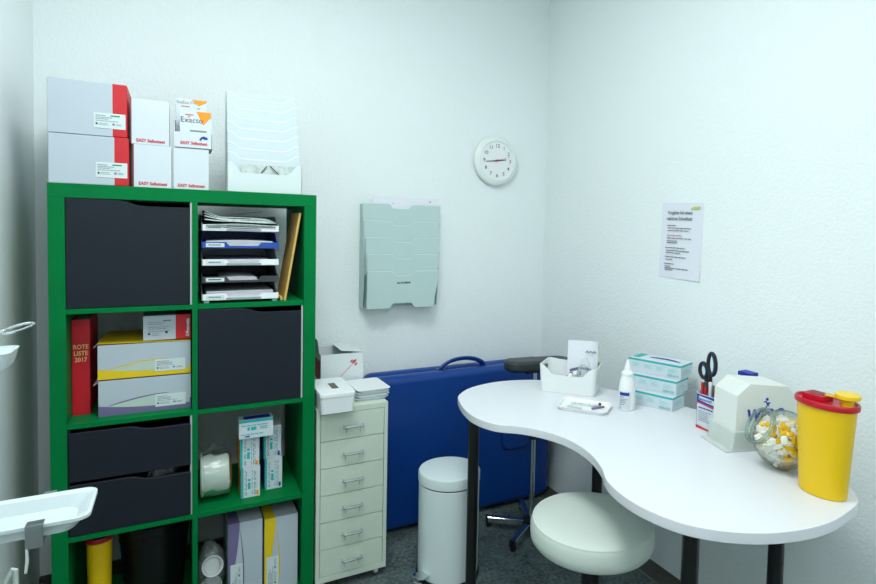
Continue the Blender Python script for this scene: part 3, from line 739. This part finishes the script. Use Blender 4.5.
# basket
ax = Vector((.654, -.757, 0)).normalized(); ang = math.atan2(ax.y, ax.x)
bc = Vector((1.57, -.27, 0))+ax*.103+Vector((-ax.y, ax.x, 0))*.066
t = thing('storage_basket', 'white plastic basket with wavy rim at the far end of the desk', 'basket', (bc.x, bc.y, ZD+EPS), ang)
b = MB()
L2, W2, HB = .103, .066, .105
def bl_loop(s, z, inset=0, wav=False):
    pts = rrect(-L2*s+inset, L2*s-inset, -W2*s+inset, W2*s-inset, .016, 5); res = []
    # densify long straight parts
    P = []
    for i in range(len(pts)):
        a, c = pts[i], pts[(i+1) % len(pts)]; n = 12 if math.dist(a, c) > .05 else 1
        P += [(a[0]+(c[0]-a[0])*k/n, a[1]+(c[1]-a[1])*k/n) for k in range(n)]
    for x, y in P:
        zz = z
        if wav:
            u = abs(x)/(L2*s)
            f = 1-min(1, max(0, (u-.50)/.34)); f = f*f*(3-2*f)
            if abs(y) > W2*s*.75: zz = z-(.034 if y < 0 else .004)*f
        res.append((x, y, zz))
    return res
loft(b, [bl_loop(1, 0), bl_loop(1.02, .006), bl_loop(1.08, HB, 0, True), bl_loop(1.08, HB, .003, True), bl_loop(1.02, .008, .003), bl_loop(1, .004, .003)], M_whiteplas)
b.build('basket_body', t)
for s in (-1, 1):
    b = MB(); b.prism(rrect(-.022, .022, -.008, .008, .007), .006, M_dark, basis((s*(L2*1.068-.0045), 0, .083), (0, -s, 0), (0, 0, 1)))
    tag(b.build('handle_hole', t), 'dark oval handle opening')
# basket contents
def in_basket(x, y): 
    c, s = math.cos(ang), math.sin(ang); return (bc.x+c*x-s*y, bc.y+s*x+c*y)
px, py = in_basket(.036, .034)
b = MB()
b.sheet(lambda u, v: (-.062+.122*u, .006*math.sin(2.2*u)+.02*v*(1-.3*u)-.012*max(0, u-.85)*8*v, .178*v+.004*u*v), 18, 8, M_paper, .0008)
b.sheet(lambda u, v: (.06+.007*math.sin(3*v)-.003*u, .006*math.sin(2.2)+.01*v+.022*u, .180*v-.02*u*v), 4, 6, M_olive, .0008)
Mz = basis((-.05, -.001, .01), (1, .0, -.03), (0, .11, 1))
b.tube([(.012+.0065*k, .010-.0005*k, .136+(.007 if k % 2 else 0)) for k in range(7)], .0018, M_text, 6)
b.sheet(lambda u, v: (-.05+.10*u, .006*math.sin(2.2*u)+.0065-.002, .055+.01*v+.012*math.sin(3*u)), 10, 1, M_purplep)
tag(b.build('brochure', None, (px, py, ZD+.008), (0, 0, ang)), 'folded white brochure standing in the white basket', 'brochure')
for i, (x, y, rz, rx) in enumerate(((-.03, -.02, .6, 1.35), (.0, -.018, 2.3, 1.2), (.01, .012, 1.2, 1.35))):
    lx, ly = in_basket(x, y)
    tt = thing('vial', ['small white capped vial lying leftmost in the basket', 'small white capped vial lying in the middle of the basket', 'small white capped vial lying nearest the brochure in the basket'][i], 'vial', (lx, ly, ZD+.048+.006*i), rz, 'vials in the basket')
    R_ = Matrix.Rotation(rx, 4, 'X')
    MB().cyl(.009, -.02, .018, M_whiteplas, R_, 18, c=.001).build('vial_body', tt)
    MB().cyl(.0085, .018, .026, M_dark, R_, 18, c=.001).build('cap', tt)
lx, ly = in_basket(-.0, .0)
tt = MB(); tt.box(-.085, .085, -.045, .045, 0, .03, M_white, .008, 2); 
tag(tt.build('gauze_pack', None, (lx, ly, ZD+.009), (0, 0, ang)), 'flat white gauze pack at the bottom of the basket', 'gauze pack')
lx, ly = in_basket(.05, -.012)
tt = MB(); tt.add(*crumple(0, 0, .03, .026, .022, .036, .3, 9, M_film, 3)); tag(tt.build('plastic_pouch', None, (lx, ly, ZD+.042), (0, 0, .3)), 'crumpled clear plastic pouch in front of the brochure in the basket', 'plastic pouch')
lx, ly = in_basket(.03, -.0)
tt = MB(); tt.tube([(0, 0, .0), (.002, .006, .04), (.012, .012, .075), (.03, .016, .082), (.04, .018, .06), (.042, .018, .03)], .0013, M_plas, 8)
tag(tt.build('tubing', None, (lx, ly, ZD+.045), (0, 0, -.7)), 'thin clear tubing looping up out of the white basket', 'tubing')

# shallow tray with small items
tc = Vector((1.592, -.517)); ta = math.atan2(-.609+.486, 1.604-1.503)
t = thing('instrument_tray', 'shallow white oblong tray lying in front of the basket', 'tray', (tc.x, tc.y, ZD+EPS), ta)
b = MB(); l2, w2_ = .090, .063
def sl(l, w, z): return [(x, y, z) for x, y in rrect(-l, l, -w, w, .022, 6)]
loft(b, [sl(l2-.008, w2_-.008, 0), sl(l2-.001, w2_-.001, .011), sl(l2, w2_, .013), sl(l2-.003, w2_-.003, .013), sl(l2-.009, w2_-.009, .004)], M_whiteplas)
b.build('tray_body', t)
def on_tray(x, y): c, s = math.cos(ta), math.sin(ta); return (tc.x+c*x-s*y, tc.y+s*x+c*y)
lx, ly = on_tray(.03, .022); tt = thing('small_bottle', 'tiny dropper bottle lying at the far end of the shallow tray', 'bottle', (lx, ly, ZD+.0045), ta+.4)
MB().cyl(.008, -.016, .014, M_whiteplas, basis((0, 0, .008), (0, 1, 0), (0, 0, 1)), 16, c=.001).build('bottle_body', tt); MB().cyl(.005, .014, .024, M_dark, basis((0, 0, .008), (0, 1, 0), (0, 0, 1)), 14).build('cap', tt)
lx, ly = on_tray(.045, .0); tt = thing('lancet', 'pale lancet with red tip on the shallow tray', 'lancet', (lx, ly, ZD+.0045), ta+.9)
MB().box(-.022, .022, -.005, .005, 0, .006, M_purplep, .001).build('lancet_body', tt); tag(MB().box(.022, .031, -.0045, .0045, .0005, .0055, M_red, .001).build('tip', tt), 'red tip')
lx, ly = on_tray(-.02, .018); tt = thing('test_cassette', 'white rapid test cassette on the shallow tray', 'test cassette', (lx, ly, ZD+.0045), ta+.1)
b = MB(); b.box(-.032, .032, -.010, .010, 0, .0045, M_white, .0015); b.rect(-.006, .010, -.002, .002, M_pink, TOP(0, 0, .0045)); b.rect(-.022, -.016, -.003, .003, M_grey, TOP(0, 0, .0045)); b.build('cassette', tt)
lx, ly = on_tray(-.03, -.022); tt = MB(); tt.box(-.026, .026, -.008, .008, 0, .003, M_sage, .001); tag(tt.build('swab_wrapper', None, (lx, ly, ZD+.0045), (0, 0, ta-.15)), 'pale flat swab wrapper at the near end of the shallow tray', 'wrapper')

# dropper bottle
t = thing('dropper_bottle', 'white spout bottle with blue label beside the stacked cartons', 'bottle', (1.722, -.588, ZD+EPS))
MB().lathe([(0, 0), (.028, 0), (.0305, .003), (.0305, .072), (.029, .088), (.0255, .104), (.0215, .116), (.020, .122), (.020, .126), (0, .126)], M_whiteplas, None, 40, 1, .88).build('bottle_body', t)
b = MB(); b.lathe([(0, .124), (.0215, .124), (.0215, .130), (.018, .134), (.0125, .139), (.0070, .165), (.0055, .169), (.0042, .175), (0, .175)], M_whiteplas, None, 28)
b.build('spout', t)
b = MB(); va = math.atan2(-2.116+.588, .337-1.722)      # label wraps the side seen from the room
def lab(u0, u1, z0, z1, m, o=.0004):
    b.sheet(lambda u, v: ((.0305+o)*math.cos(va+u0+(u1-u0)*u), (.0305*.88+o)*math.sin(va+u0+(u1-u0)*u), z0+(z1-z0)*v), 12, 1, m)
lab(-.95, .55, .006, .068, M_white, .0003); lab(-.85, .35, .060, .0655, M_blueink, .0009); lab(-.85, .35, .0545, .060, M_blueink, .0009)
for z, e in ((.048, -.3), (.040, .2), (.035, -.1), (.029, 0), (.022, -.2), (.010, -.6)): lab(-.8, e, z, z+.0022, M_grey, .0009)
b.build('label_sticker', t)

# stacked cartons
def stack_box(cx, cy, z, L, Wd, h, rz, label, top):
    t = thing('tissue_carton', label, 'carton', (cx, cy, z), rz, 'stacked white and turquoise cartons')
    b = MB(); b.box(-L/2, L/2, -Wd/2, Wd/2, 0, h, M_white, .001); M = FRONT(-L/2, -Wd/2-.0001, 0); Me = basis((L/2+.0001, -Wd/2, 0), (0, 1, 0), (0, 0, 1))
    b.rect(0, L, h*.85, h*.995, M_cyanp, M); b.rect(0, Wd, h*.85, h*.995, M_cyanp, Me)
    for k in range(4): b.rect(L*(.06+.23*k), L*(.25+.23*k), h*.3, h*.74, M_palecy, M, .0005); b.lines(L*(.08+.23*k), L*(.23+.23*k), [h*.6, h*.5, h*.4], .0016, M_paleline, M, .0008)
    b.text('B|BRAUN', .011, M_cyanp, FRONT(L/2-.050, -Wd/2-.0001, h*.10), bold=.0001, sx=.95)
    b.rect(.006, Wd-.006, h*.12, h*.7, M_palecy, Me, .0005); b.lines(.015, Wd-.015, [h*.55, h*.45, h*.3], .0016, M_paleline, Me, .0008)
    if top:
        Mt = TOP(0, 0, h)
        b.poly(bez((-L*.20, .006), (-L*.1, .034), (L*.25, .030), (L*.40, -.004), 12)+bez((L*.38, -.010), (L*.2, .004), (-L*.05, .004), (-L*.19, -.004), 8), M_blueink, Mt); b.rect(-L/2+.004, -L*.34, -Wd*.3, Wd*.45, M_cyanp, Mt)
    b.build('carton', t)
bd = Vector((.05, -.142, 0)).normalized(); brz = math.atan2(bd.y, bd.x)
def place_box(fr, z, label, top=False, drz=0, L=.208):
    rz = brz+drz; dx, dy = Vector((math.cos(rz), math.sin(rz))), Vector((-math.sin(rz), math.cos(rz)))
    Wd = .098; c = Vector(fr)-dx*L/2+dy*Wd/2
    stack_box(c.x, c.y, z, L, Wd, .0495, rz, label, top)
place_box((1.845, -.684), ZD+EPS, 'lowest of three stacked white and turquoise cartons on the desk')
place_box((1.878, -.668), ZD+EPS+.0500, 'middle of three stacked white and turquoise cartons on the desk')
place_box((1.912, -.655), ZD+EPS+.1000, 'topmost white and turquoise carton of the stack with a blue oval', True)

# pen box
t = thing('pen_box', 'open white and blue carton holding pens and scissors on the desk', 'carton', (1.835, -.865, ZD+EPS))
pw, pdp, ph = .076, .06, .112
b = MB(); tt_ = .0014; X0, X1, Y0, Y1 = -.032, -.032+pdp, -pw/2, pw/2
b.box(X0, X0+tt_, Y0, Y1, 0, ph, M_white); b.box(X1-tt_, X1, Y0, Y1, 0, ph+.02, M_olive); b.box(X0, X1, Y0, Y0+tt_, 0, ph+.012, M_olive); b.box(X0, X1, Y1-tt_, Y1, 0, ph+.006, M_white); b.box(X0, X1, Y0, Y1, 0, tt_, M_white)
M = SIDE(X0-.0001, Y1, 0)
b.poly([(.001, ph-.026), (pw-.001, ph-.032), (pw-.001, ph-.002), (.001, ph-.002)], M_blueink, M)
b.poly([(.008, ph-.021), (pw-.008, ph-.026), (pw-.008, ph-.010), (.008, ph-.007)], M_white, M, .0009)
b.text('Sensomed', .0135, M_blueink, M @ Matrix.Translation((.009, ph-.020, .0006)), bold=.0003, sx=.9)
b.poly([(.001, ph-.031), (pw-.001, ph-.038), (pw-.001, ph-.033), (.001, ph-.026)], M_redink, M)
b.lines(.008, pw-.008, [ph-.046], .004, M_blueink, M, .0009, .1); b.lines(.008, pw-.016, [ph-.056-.006*k for k in range(6)], .002, M_grey, M)
b.poly([(.0, .0), (pw, 0), (pw, .002), (0, .010)], M_redink, M, .0009)
b.build('carton', t)
def pen(dx, dy, tilt, rz, L, m, mt, label, cat='pen'):
    p = thing('pen', label, cat, (1.835+dx, -.865+dy, ZD+.004), rz, 'pens in the white and blue carton')
    R_ = Matrix.Rotation(tilt, 4, 'Y')
    MB().cyl(.0055, 0, L, m, R_, 14, c=.001).build('barrel', p); MB().cyl(.0058, L, L+.016, mt, R_, 14, c=.0015).build('cap', p)
pen(-.018, .026, -.03, .2, .128, M_penred, M_penred, 'red pen at the outer corner of the white and blue carton')
pen(-.02, .012, -.02, -.4, .133, M_penred, M_dark, 'red pen with dark cap beside the scissors')
pen(-.014, .002, .06, .8, .131, M_whiteplas, M_whiteplas, 'white pen between the red pens and the scissors')
pen(-.004, -.012, .02, -.3, .126, M_penblue, M_penblue, 'blue pen behind the scissors in the carton')
pen(-.008, -.026, .05, -1.3, .126, M_penblue, M_dark, 'blue pen with dark cap nearest the dispenser')
t = thing('scissors', 'scissors with black and blue handles standing in the pen carton', 'scissors', (1.842, -.838, ZD+.004), 0)
M = SIDE(0, 0, 0)
b = MB()
for s in (-1, 1): b.prism([(-.004*s, .13), (.006*s, .128), (.004*s, .005), (0, .0)] if s > 0 else [(.004, .13), (-.006, .128), (-.004, .005), (0, 0)], .0018, M_steel, M @ Matrix.Translation((.006, .0, .001*s)))
b.build('blade', t)
def loopgrip(cx, cz, rx, rz_, tilt, stem):
    pts = [(cx+rx*math.cos(a)*math.cos(tilt)-rz_*math.sin(a)*math.sin(tilt), cz+rx*math.cos(a)*math.sin(tilt)+rz_*math.sin(a)*math.cos(tilt)) for a in [2*PI*k/28 for k in range(28)]]
    o = MB(); o.tube([(0, -x, z) for x, z in pts], .0062, M_grip, 10, True)
    o.tube([(0, -x, z) for x, z in stem], [.0055, .007, .0065], M_grip, 10)
    h = o.build('handle', t)
    i = MB(); q = [(cx+(rx-.005)*math.cos(a)*math.cos(tilt)-(rz_-.006)*math.sin(a)*math.sin(tilt), cz+(rx-.005)*math.cos(a)*math.sin(tilt)+(rz_-.006)*math.sin(a)*math.cos(tilt)) for a in [-1.3+2.9*k/16 for k in range(17)]]
    i.tube([(-.0, -x, z) for x, z in q], .0042, M_gripblue, 8); tag(i.build('grip_liner', h), 'blue soft liner')
loopgrip(.010, .201, .0150, .035, .05, [(.004, .108), (.006, .138), (.004, .172)])
loopgrip(-.022, .174, .0155, .024, .12, [(.002, .108), (-.004, .133), (-.015, .156)])

# dispenser
pa = Vector((.29, .957, 0)).normalized(); pb = Vector((pa.y, -pa.x, 0)); rz = math.atan2(pb.y, pb.x)
t = thing('wipe_dispenser', 'white angular wipe dispenser with clear base and blue lettering', 'dispenser', (1.708, -1.019, ZD+EPS), rz)
b = MB()
prof = [(.034, .052), (.036, .160), (.077, .194), (.202, .183), (.236, .146), (.238, .052)]
b.prism(prof, .113, M_disp, basis((0, .119, 0), (1, 0, 0), (0, 0, 1)), .003, 2)
M = FRONT(0, .006, 0)
b.text('WERO', .046, M_blueink, FRONT(.068, .006, .086), bold=.002, shear=.15, sx=.92)
b.poly([(.128, .124), (.134, .130), (.129, .139), (.122, .137), (.123, .141), (.131, .143), (.136, .136), (.140, .139), (.146, .136), (.140, .132), (.142, .124), (.137, .129), (.132, .122)], M_blueink, M)
b.prism([(.134+.0045*math.cos(k*PI/6), .147+.0045*math.sin(k*PI/6)) for k in range(12)], .0006, M_blueink, M)
b.build('cover', t)
b = MB(); b.box(.0, .245, -.003, .128, 0, .004, M_dispbase, .001)
lo = [(x, y, .004) for x, y in rrect(.018, .236, .0, .122, .008)]; hi = [(x, y, .056) for x, y in rrect(.024, .242, -.001, .124, .008)]
loft(b, [lo, hi], M_dispbase)
b.build('clear_base', t)
# blue pack behind the dispenser
t = thing('dressing_pack', 'blue and white pack standing behind the dispenser against the wall', 'pack', (1.935, -.935, ZD+EPS), 0)
b = MB(); b.box(-.018, .018, 0, .047, 0, .178, M_white, .001, 1); b.box(-.0185, .0185, -.0005, .0475, .156, .186, M_blueink, .001, 1)
b.text('Softa', .0145, M_white, SIDE(-.0187, .043, .165), bold=.0003)
b.build('carton', t)

# glass jar
jc = Vector((1.757, -1.164, ZD+.0785)); jr = .0775
jax = Vector((-.80, .36, .48)).normalized()
Mj = jax.to_track_quat('Z', 'Y').to_matrix().to_4x4()
t = thing('glass_jar', 'tilted round glass jar with a wide mouth between dispenser and yellow container', 'jar', (jc.x, jc.y, jc.z-.0785+EPS))
Mj = Matrix.Translation((0, 0, .0785)) @ Mj
b = MB(); prof = []
a0 = math.asin(.044/jr)
for k in range(25): 
    a = PI-(PI-a0)*k/24; prof.append((jr*math.sin(a), jr*math.cos(a)))
zc = jr*math.cos(a0)
prof += [(.0435, zc+.004), (.0445, zc+.010), (.049, zc+.012), (.051, zc+.016), (.050, zc+.020), (.046, zc+.021), (.0425, zc+.019), (.041, zc+.010), (.041, zc+.002)]
for k in range(25):
    a = a0+(PI-a0)*k/24; prof.append(((jr-.0025)*math.sin(a), (jr-.0025)*math.cos(a)))
prof[0] = (0, -jr); prof[-1] = (0, -jr+.0025)
b.lathe(prof, M_glass, Mj, 56); b.build('jar_body', t)
b = MB(); b.tube([(.0475*math.cos(2*PI*k/48), .0475*math.sin(2*PI*k/48), zc+.0165) for k in range(48)], .0048, M_glassrim, 12, True, Mj); b.tube([(.0445*math.cos(2*PI*k/48), .0445*math.sin(2*PI*k/48), zc+.004) for k in range(48)], .0022, M_glassrim, 8, True, Mj); tag(b.build('rim', t), 'thick glass rim')
b = MB(); rnd = random.Random(4); cnt = 0
while cnt < 420:
    v = Vector((rnd.uniform(-1, 1), rnd.uniform(-1, 1), rnd.uniform(-1, 1)))
    if v.length > 1: continue
    if v.length < .5: continue
    p = v*(jr-.0135)
    if p.dot(jax) > jr*.62: continue
    if p.z > .052: continue
    R_ = Matrix.Rotation(rnd.random()*6, 4, Vector((rnd.random(), rnd.random(), rnd.random()+.1)).normalized())
    sx, sy, sz = (.010+rnd.random()*.004, .0072+rnd.random()*.003, .0055)
    b.box(-sx, sx, -sy, sy, -sz, sz, M_foamy if rnd.random() < .45 else M_foamw, .0018, 1, Matrix.Translation((p.x, p.y, p.z)) @ R_); cnt += 1
tag(b.build('foam_pieces', None, jc), 'yellow and white foam pieces filling the glass jar', 'foam pieces', None, 'stuff')
# yellow sharps container on the desk
t = thing('sharps_container', 'tall yellow sharps container with red lid at the near end of the desk', 'sharps container', (1.714, -1.299, ZD+EPS), 0)
b = MB()
def el(a, c, z, n=56): return [(c*math.cos(2*PI*k/n), a*math.sin(2*PI*k/n), z) for k in range(n)]
loft(b, [el(.053, .038, 0), el(.056, .041, .004), el(.069, .0475, .209), el(.069, .0475, .219)], M_yellow); b.build('container', t)
b = MB(); loft(b, [el(.0705, .049, .215), el(.0745, .053, .217), el(.0755, .054, .221), el(.0755, .054, .227), el(.0735, .052, .230), el(.070, .0485, .2295), el(.068, .0465, .225)], M_redlid)
b.build('lid', t)
b = MB(); b.prism(rrect(-.021, .025, -.004, .052, .006), .0135, M_redlid, Matrix.Translation((0, 0, .2248)), .002, 2); b.prism(rrect(-.013, .017, .004, .044, .004), .0008, mat('dark_red_opening', (120, 8, 24), .4), Matrix.Translation((0, 0, .2384)))
b.build('needle_port', t)
b = MB(); b.cyl(.0275, .242, .254, M_ylid, Matrix.Translation((.006, -.046, 0)), 40, c=.002); b.cyl(.014, .2245, .243, M_ylid, Matrix.Translation((.006, -.046, 0)), 24); b.box(-.003, .004, -.03, .004, .2382, .2425, M_ylid, .0008)
tag(b.build('stopper_cap', t), 'yellow stopper cap')

# ------------------------------------------------------------------ on the walls
t = thing('wall_clock', 'round white wall clock on the back wall near the corner', 'clock', (1.739, YB, 1.708))
Mw = basis((0, 0, 0), (1, 0, 0), (0, 0, 1))
b = MB(); b.lathe([(0, 0), (.100, 0), (.118, .006), (.1235, .016), (.121, .028), (.110, .036), (.097, .038), (.093, .034), (0, .034)], mat('pale_green_rim', (232, 241, 238), .35), Mw, 64); b.build('case', t)
b = MB(); b.lathe([(0, .0342), (.0925, .0342), (.0925, .0345), (0, .0345)], M_whiteplas, Mw, 64)
for n in range(1, 13):
    a = PI/2-n*PI/6; b.text(str(n), .0245, M_dark, Mw @ Matrix.Translation((.074*math.cos(a), .074*math.sin(a)-.0085, .0345)), 'CENTER', .0002)
b.build('dial', t)
def hand(ang, L, w, m, name, z, tail=.012):
    o = MB(); o.prism([(-tail, -w), (L, -w*.6), (L, w*.6), (-tail, w)], .0008, m, Mw @ Matrix.Translation((0, 0, z)) @ Matrix.Rotation(ang, 4, 'Z')); o.build(name, t)
hand(PI/2-(2.73)*PI/6, .050, .0032, M_text, 'hour_hand', .0362); hand(PI/2-43.8*PI/30, .067, .0024, M_text, 'minute_hand', .0374); hand(PI/2-12*PI/30, .074, .0007, M_redink, 'second_hand', .0386, .02)
b = MB(); b.cyl(.0055, .0345, .040, M_redink, Mw, 16); b.build('hub', t)

t = thing('wall_file_rack', 'frosted five pocket file rack mounted on the back wall', 'file rack', (1.243, YB, .995))
rw = .187
def rackfront(wt, wb, z0, z1, dip):
    a = wt*.10
    top = [(wt, z1), (wt*.34, z1)] + bez((wt*.32, z1), (wt*.22, z1), (wt*.24, z1-dip), (wt*.1, z1-dip), 8) + [(-wt*.16, z1-dip)] + bez((-wt*.2, z1-dip*.95), (-wt*.30, z1-dip), (-wt*.28, z1), (-wt*.36, z1), 8) + [(-wt, z1)]
    return top
b = MB(); b.box(-rw, rw, -.004, -.001, 0, .47, M_rack); b.prism([(.001, 0), (.052, .0), (.078, .17), (.062, .32), (.040, .47), (.001, .468)], .003, M_rack, SIDE(-rw+.003, 0, 0), .001, 1)
b.prism([(.001, 0), (.030, .0), (.045, .18), (.030, .468), (.001, .468)], .003, M_rack, SIDE(rw-.004, 0, 0), .001, 1)
b.build('back_plate', t)
tiers = [(.295, .472, -.040), (.225, .394, -.050), (.15, .318, -.060), (.075, .243, -.070)]
for i, (z0, z1, y) in enumerate(tiers):
    wt = rw-.005*i; o = MB()
    o.prism([(-wt, z0), (wt-.012, z0)] + rackfront(wt, wt, z0, z1, .020), .0025, M_rack, FRONT(0, y, 0), .0008, 1)
    o.box(-wt, wt-.012, y, -.004, z0, z0+.002, M_rack); o.tube([(x, y, z) for x, z in rackfront(wt, wt, z0, z1, .020)], .0019, M_plas2, 6)
    o.build('pocket', t)
o = MB(); wt = rw-.016
prof = [(-wt-.004, .006), (-wt+.0, .0)] + [(-.075, 0)] + bez((-.07, 0), (-.06, 0), (-.062, .022), (-.048, .022), 6) + [(.018, .022)] + bez((.03, .022), (.045, .022), (.04, 0), (.055, 0), 6) + [(wt-.034, 0), (wt-.026, .006)] + rackfront(wt, wt, 0, .168, .020)
o.prism(prof, .003, M_rack, FRONT(0, -.080, 0), .001, 1); o.box(-wt, wt-.03, -.080, -.004, .0225, .0245, M_rack)
o.box(-wt-.003, -wt, -.080, -.004, .004, .168, M_rack); o.box(wt-.022, wt-.019, -.078, -.004, .004, .10, M_rack); o.tube([(x, -.080, z) for x, z in rackfront(wt, wt, 0, .168, .020)], .0019, M_plas2, 6); o.text('AU SCHEINE', .0115, M_text, FRONT(-.036, -.0831, .112), bold=.0004, sx=1.0)
o.build('front_pocket', t)
b = MB(); b.sheet(lambda u, v: (-.136+.318*u, -.030+.004*math.sin(3*u), .33+.177*v), 8, 3, M_paper, .0012)
b.rect(-.045, -.04, .475, .479, M_grey, FRONT(0, -.033, 0)); b.rect(.135, .142, .488, .493, M_grey, FRONT(0, -.033, 0))
tag(b.build('paper_sheet', None, (1.243, YB, .995)), 'white sheets sticking out of the top pocket of the wall rack', 'papers')

# notice on the right wall
pw_, ph_ = .105, .1485
Mn = basis((0, 0, 0), (0, -1, 0), (0, 0, 1))
t = thing('notice_sheet', 'printed white notice taped to the right wall above the desk', 'notice', (XR-.0003, -.4969, 1.3346))
t.rotation_euler = (.0242+.0, 0, 0)
b = MB(); b.sheet(lambda u, v: (-.0004-.0035*(v-.5)**2*4*(.3+.7*u)*(1 if v < .5 else .2), pw_-2*pw_*u, -ph_+2*ph_*v), 8, 12, mat('notice_paper', (230, 234, 242), .7))
b.build('sheet', t)
b = MB(); Mt = Mn @ Matrix.Translation((0, 0, .0042))
b.text('Vorgehen bei einem', .0185, M_text, Mt @ Matrix.Translation((-.070, .104, 0)), bold=.0002, sx=.84); b.text('reaktiven Schnelltest', .0185, M_text, Mt @ Matrix.Translation((-.074, .081, 0)), bold=.0002, sx=.84)
def par(y, x0, x1, m=M_text, h=.0026): b.lines(x0, x1, [y], h, m, Mt, .0009, .08)
par(.058, -.07, -.02); par(.048, -.066, .06); par(.038, -.066, .05); par(.019, -.07, .015, M_redink); par(.008, -.068, .07); par(-.003, -.068, -.01); par(-.010, -.068, -.012)
par(-.030, -.074, .032); par(-.041, -.070, .06); par(-.050, -.070, .01); par(-.066, -.074, .04); par(-.077, -.07, -.03); par(-.094, -.076, -.02); par(-.104, -.072, -.04); par(-.111, -.072, .05); par(-.118, -.072, -.03)
b.build('printed_text', t)
b = MB(); b.poly([(.045, .122), (.09, .124), (.094, .134), (.055, .132)], M_lime, Mt); tag(b.build('logo_mark', t), 'pale lime green mark')

# ------------------------------------------------------------------ wall mounted trays at the left
t = thing('instrument_tray', 'white oblong wall tray with a steel clamp in front of the bookcase', 'tray', (.063, -.985, .86))
b = MB()
def tl2(l0, l1, w, z, r=.02): return [(x, y, z) for x, y in rrect(-.15+l0, .152-l1, -w, w, r, 6)]
loft(b, [tl2(.012, .022, .044, .016), tl2(.003, .008, .052, .033), tl2(0, .0, .060, .036), tl2(0, 0, .060, .041), tl2(.004, .004, .056, .042), tl2(.008, .012, .049, .038), tl2(.016, .025, .042, .019)], M_traywhite)
b.build('tray_body', t)
b = MB(); xq = .084
b.box(xq-.011, xq+.011, -.0665, -.0645, .009, .044, M_steel, .0006); b.box(xq-.011, xq+.011, -.066, -.050, .043, .045, M_steel, .0006); b.box(xq-.011, xq+.011, -.066, .062, .0135, .0152, M_steel, .0005); b.box(xq-.009, xq+.009, .0605, .0625, .014, .044, M_steel, .0006)
b.tube([(xq-.009, -.0655, .010), (xq-.0085, -.0658, -.008), (xq-.0105, -.066, -.026)], [.0016, .0022, .0018], M_hook, 8)
tag(b.build('clamp', t), 'steel clamp band')
b = MB(); b.box(-.1704, -.1675, -.055, .055, -.03, .06, M_steel); b.box(-.168, .07, -.012, .012, .0095, .0134, M_steel, .0008); b.build('wall_bracket', t)
t = thing('kidney_tray', 'end of a white tray with rounded lip mounted above the clamped tray', 'tray', (-.0, -.90, 1.125))
b = MB()
loft(b, [[(x, y, -.006) for x, y in rrect(-.105, .092, -.034, .034, .012, 6)], [(x, y, .016) for x, y in rrect(-.105, .098, -.040, .040, .014, 6)], [(x, y, .0195) for x, y in rrect(-.105, .099, -.0415, .0415, .015, 6)], [(x, y, .0195) for x, y in rrect(-.102, .096, -.0385, .0385, .014, 6)], [(x, y, .0) for x, y in rrect(-.1, .080, -.028, .028, .018, 6)]], M_traywhite)
b.build('tray_body', t)
b = MB(); b.box(-.1074, -.1052, -.03, .03, -.03, .04, M_steel); b.build('wall_bracket', t)
t = thing('forceps', 'steel scissor handle loop resting over the lip of the upper white tray', 'forceps', (.005, -.90, 1.130))
b = MB(); lp = [(.098+.020*math.cos(a)+.005*math.sin(a), -.0, .050+.006*math.sin(a)+.005*math.cos(a)) for a in [2*PI*k/24 for k in range(24)]]
b.tube(lp, .0022, M_chrome, 8, True); b.tube([(-.07, 0, .003), (.03, 0, .028), (.079, 0, .047)], [.002, .003, .0028], M_chrome, 8)
b.build('handle_loop', t)
t = thing('wall_hook', 'small pale angled wall hook below the clamped tray', 'hook', (XL, -.90, .70))
b = MB(); b.box(0, .003, -.02, .02, -.035, .05, M_hook, .001); b.tube([(.002, 0, -.02), (.18, 0, -.02), (.187, 0, -.012), (.187, 0, .048), (.190, 0, .052), (.199, 0, .071), (.202, 0, .069), (.2025, 0, -.018)], .0038, M_hook, 10); b.build('hook_arm', t)

# ------------------------------------------------------------------ camera
f = 575.7057; yaw, pitch, roll = .50300656, .04505492, .02299798
cam = bpy.data.cameras.new('Camera'); co = bpy.data.objects.new('Camera', cam); COL.objects.link(co)
cam.sensor_fit = 'HORIZONTAL'; cam.sensor_width = 36; cam.lens = f*36/876
fw = Vector((math.sin(yaw)*math.cos(pitch), math.cos(yaw)*math.cos(pitch), -math.sin(pitch)))
r = Vector((math.cos(yaw), -math.sin(yaw), 0)); u = r.cross(fw)
r2 = r*math.cos(roll)+u*math.sin(roll); u2 = -r*math.sin(roll)+u*math.cos(roll)
co.matrix_world = Matrix(((r2.x, u2.x, -fw.x, .33698), (r2.y, u2.y, -fw.y, -2.11572), (r2.z, u2.z, -fw.z, 1.36198), (0, 0, 0, 1)))
cam.shift_x = -56.679/876; cam.shift_y = -36.3495/876
cam.clip_start = .02
scn.camera = co

# ------------------------------------------------------------------ light
def area(name, loc, sx, sy, power, col, spread=PI):
    l = bpy.data.lights.new(name, 'AREA'); l.shape = 'RECTANGLE'; l.size = sx; l.size_y = sy; l.energy = power; l.color = col; l.spread = spread
    o = bpy.data.objects.new(name, l); COL.objects.link(o); o.location = loc
    return o
area('ceiling_lamp_light', (.64, -.94, ZC-.05), .6, .6, 24.5, (.915, .958, .975))
area('rear_fill_light', (.45, -2.85, ZC-.05), .6, .6, 18, (.915, .958, .975))  # fill light added behind the camera to brighten the lower objects
w = bpy.data.worlds.new('World'); scn.world = w; w.use_nodes = True
w.node_tree.nodes['Background'].inputs['Color'].default_value = (.6, .7, .72, 1); w.node_tree.nodes['Background'].inputs['Strength'].default_value = .15
vs = scn.view_settings
vs.view_transform = 'Standard'; vs.look = 'None'; vs.gamma = 1; vs.exposure = .05; vs.use_curve_mapping = False
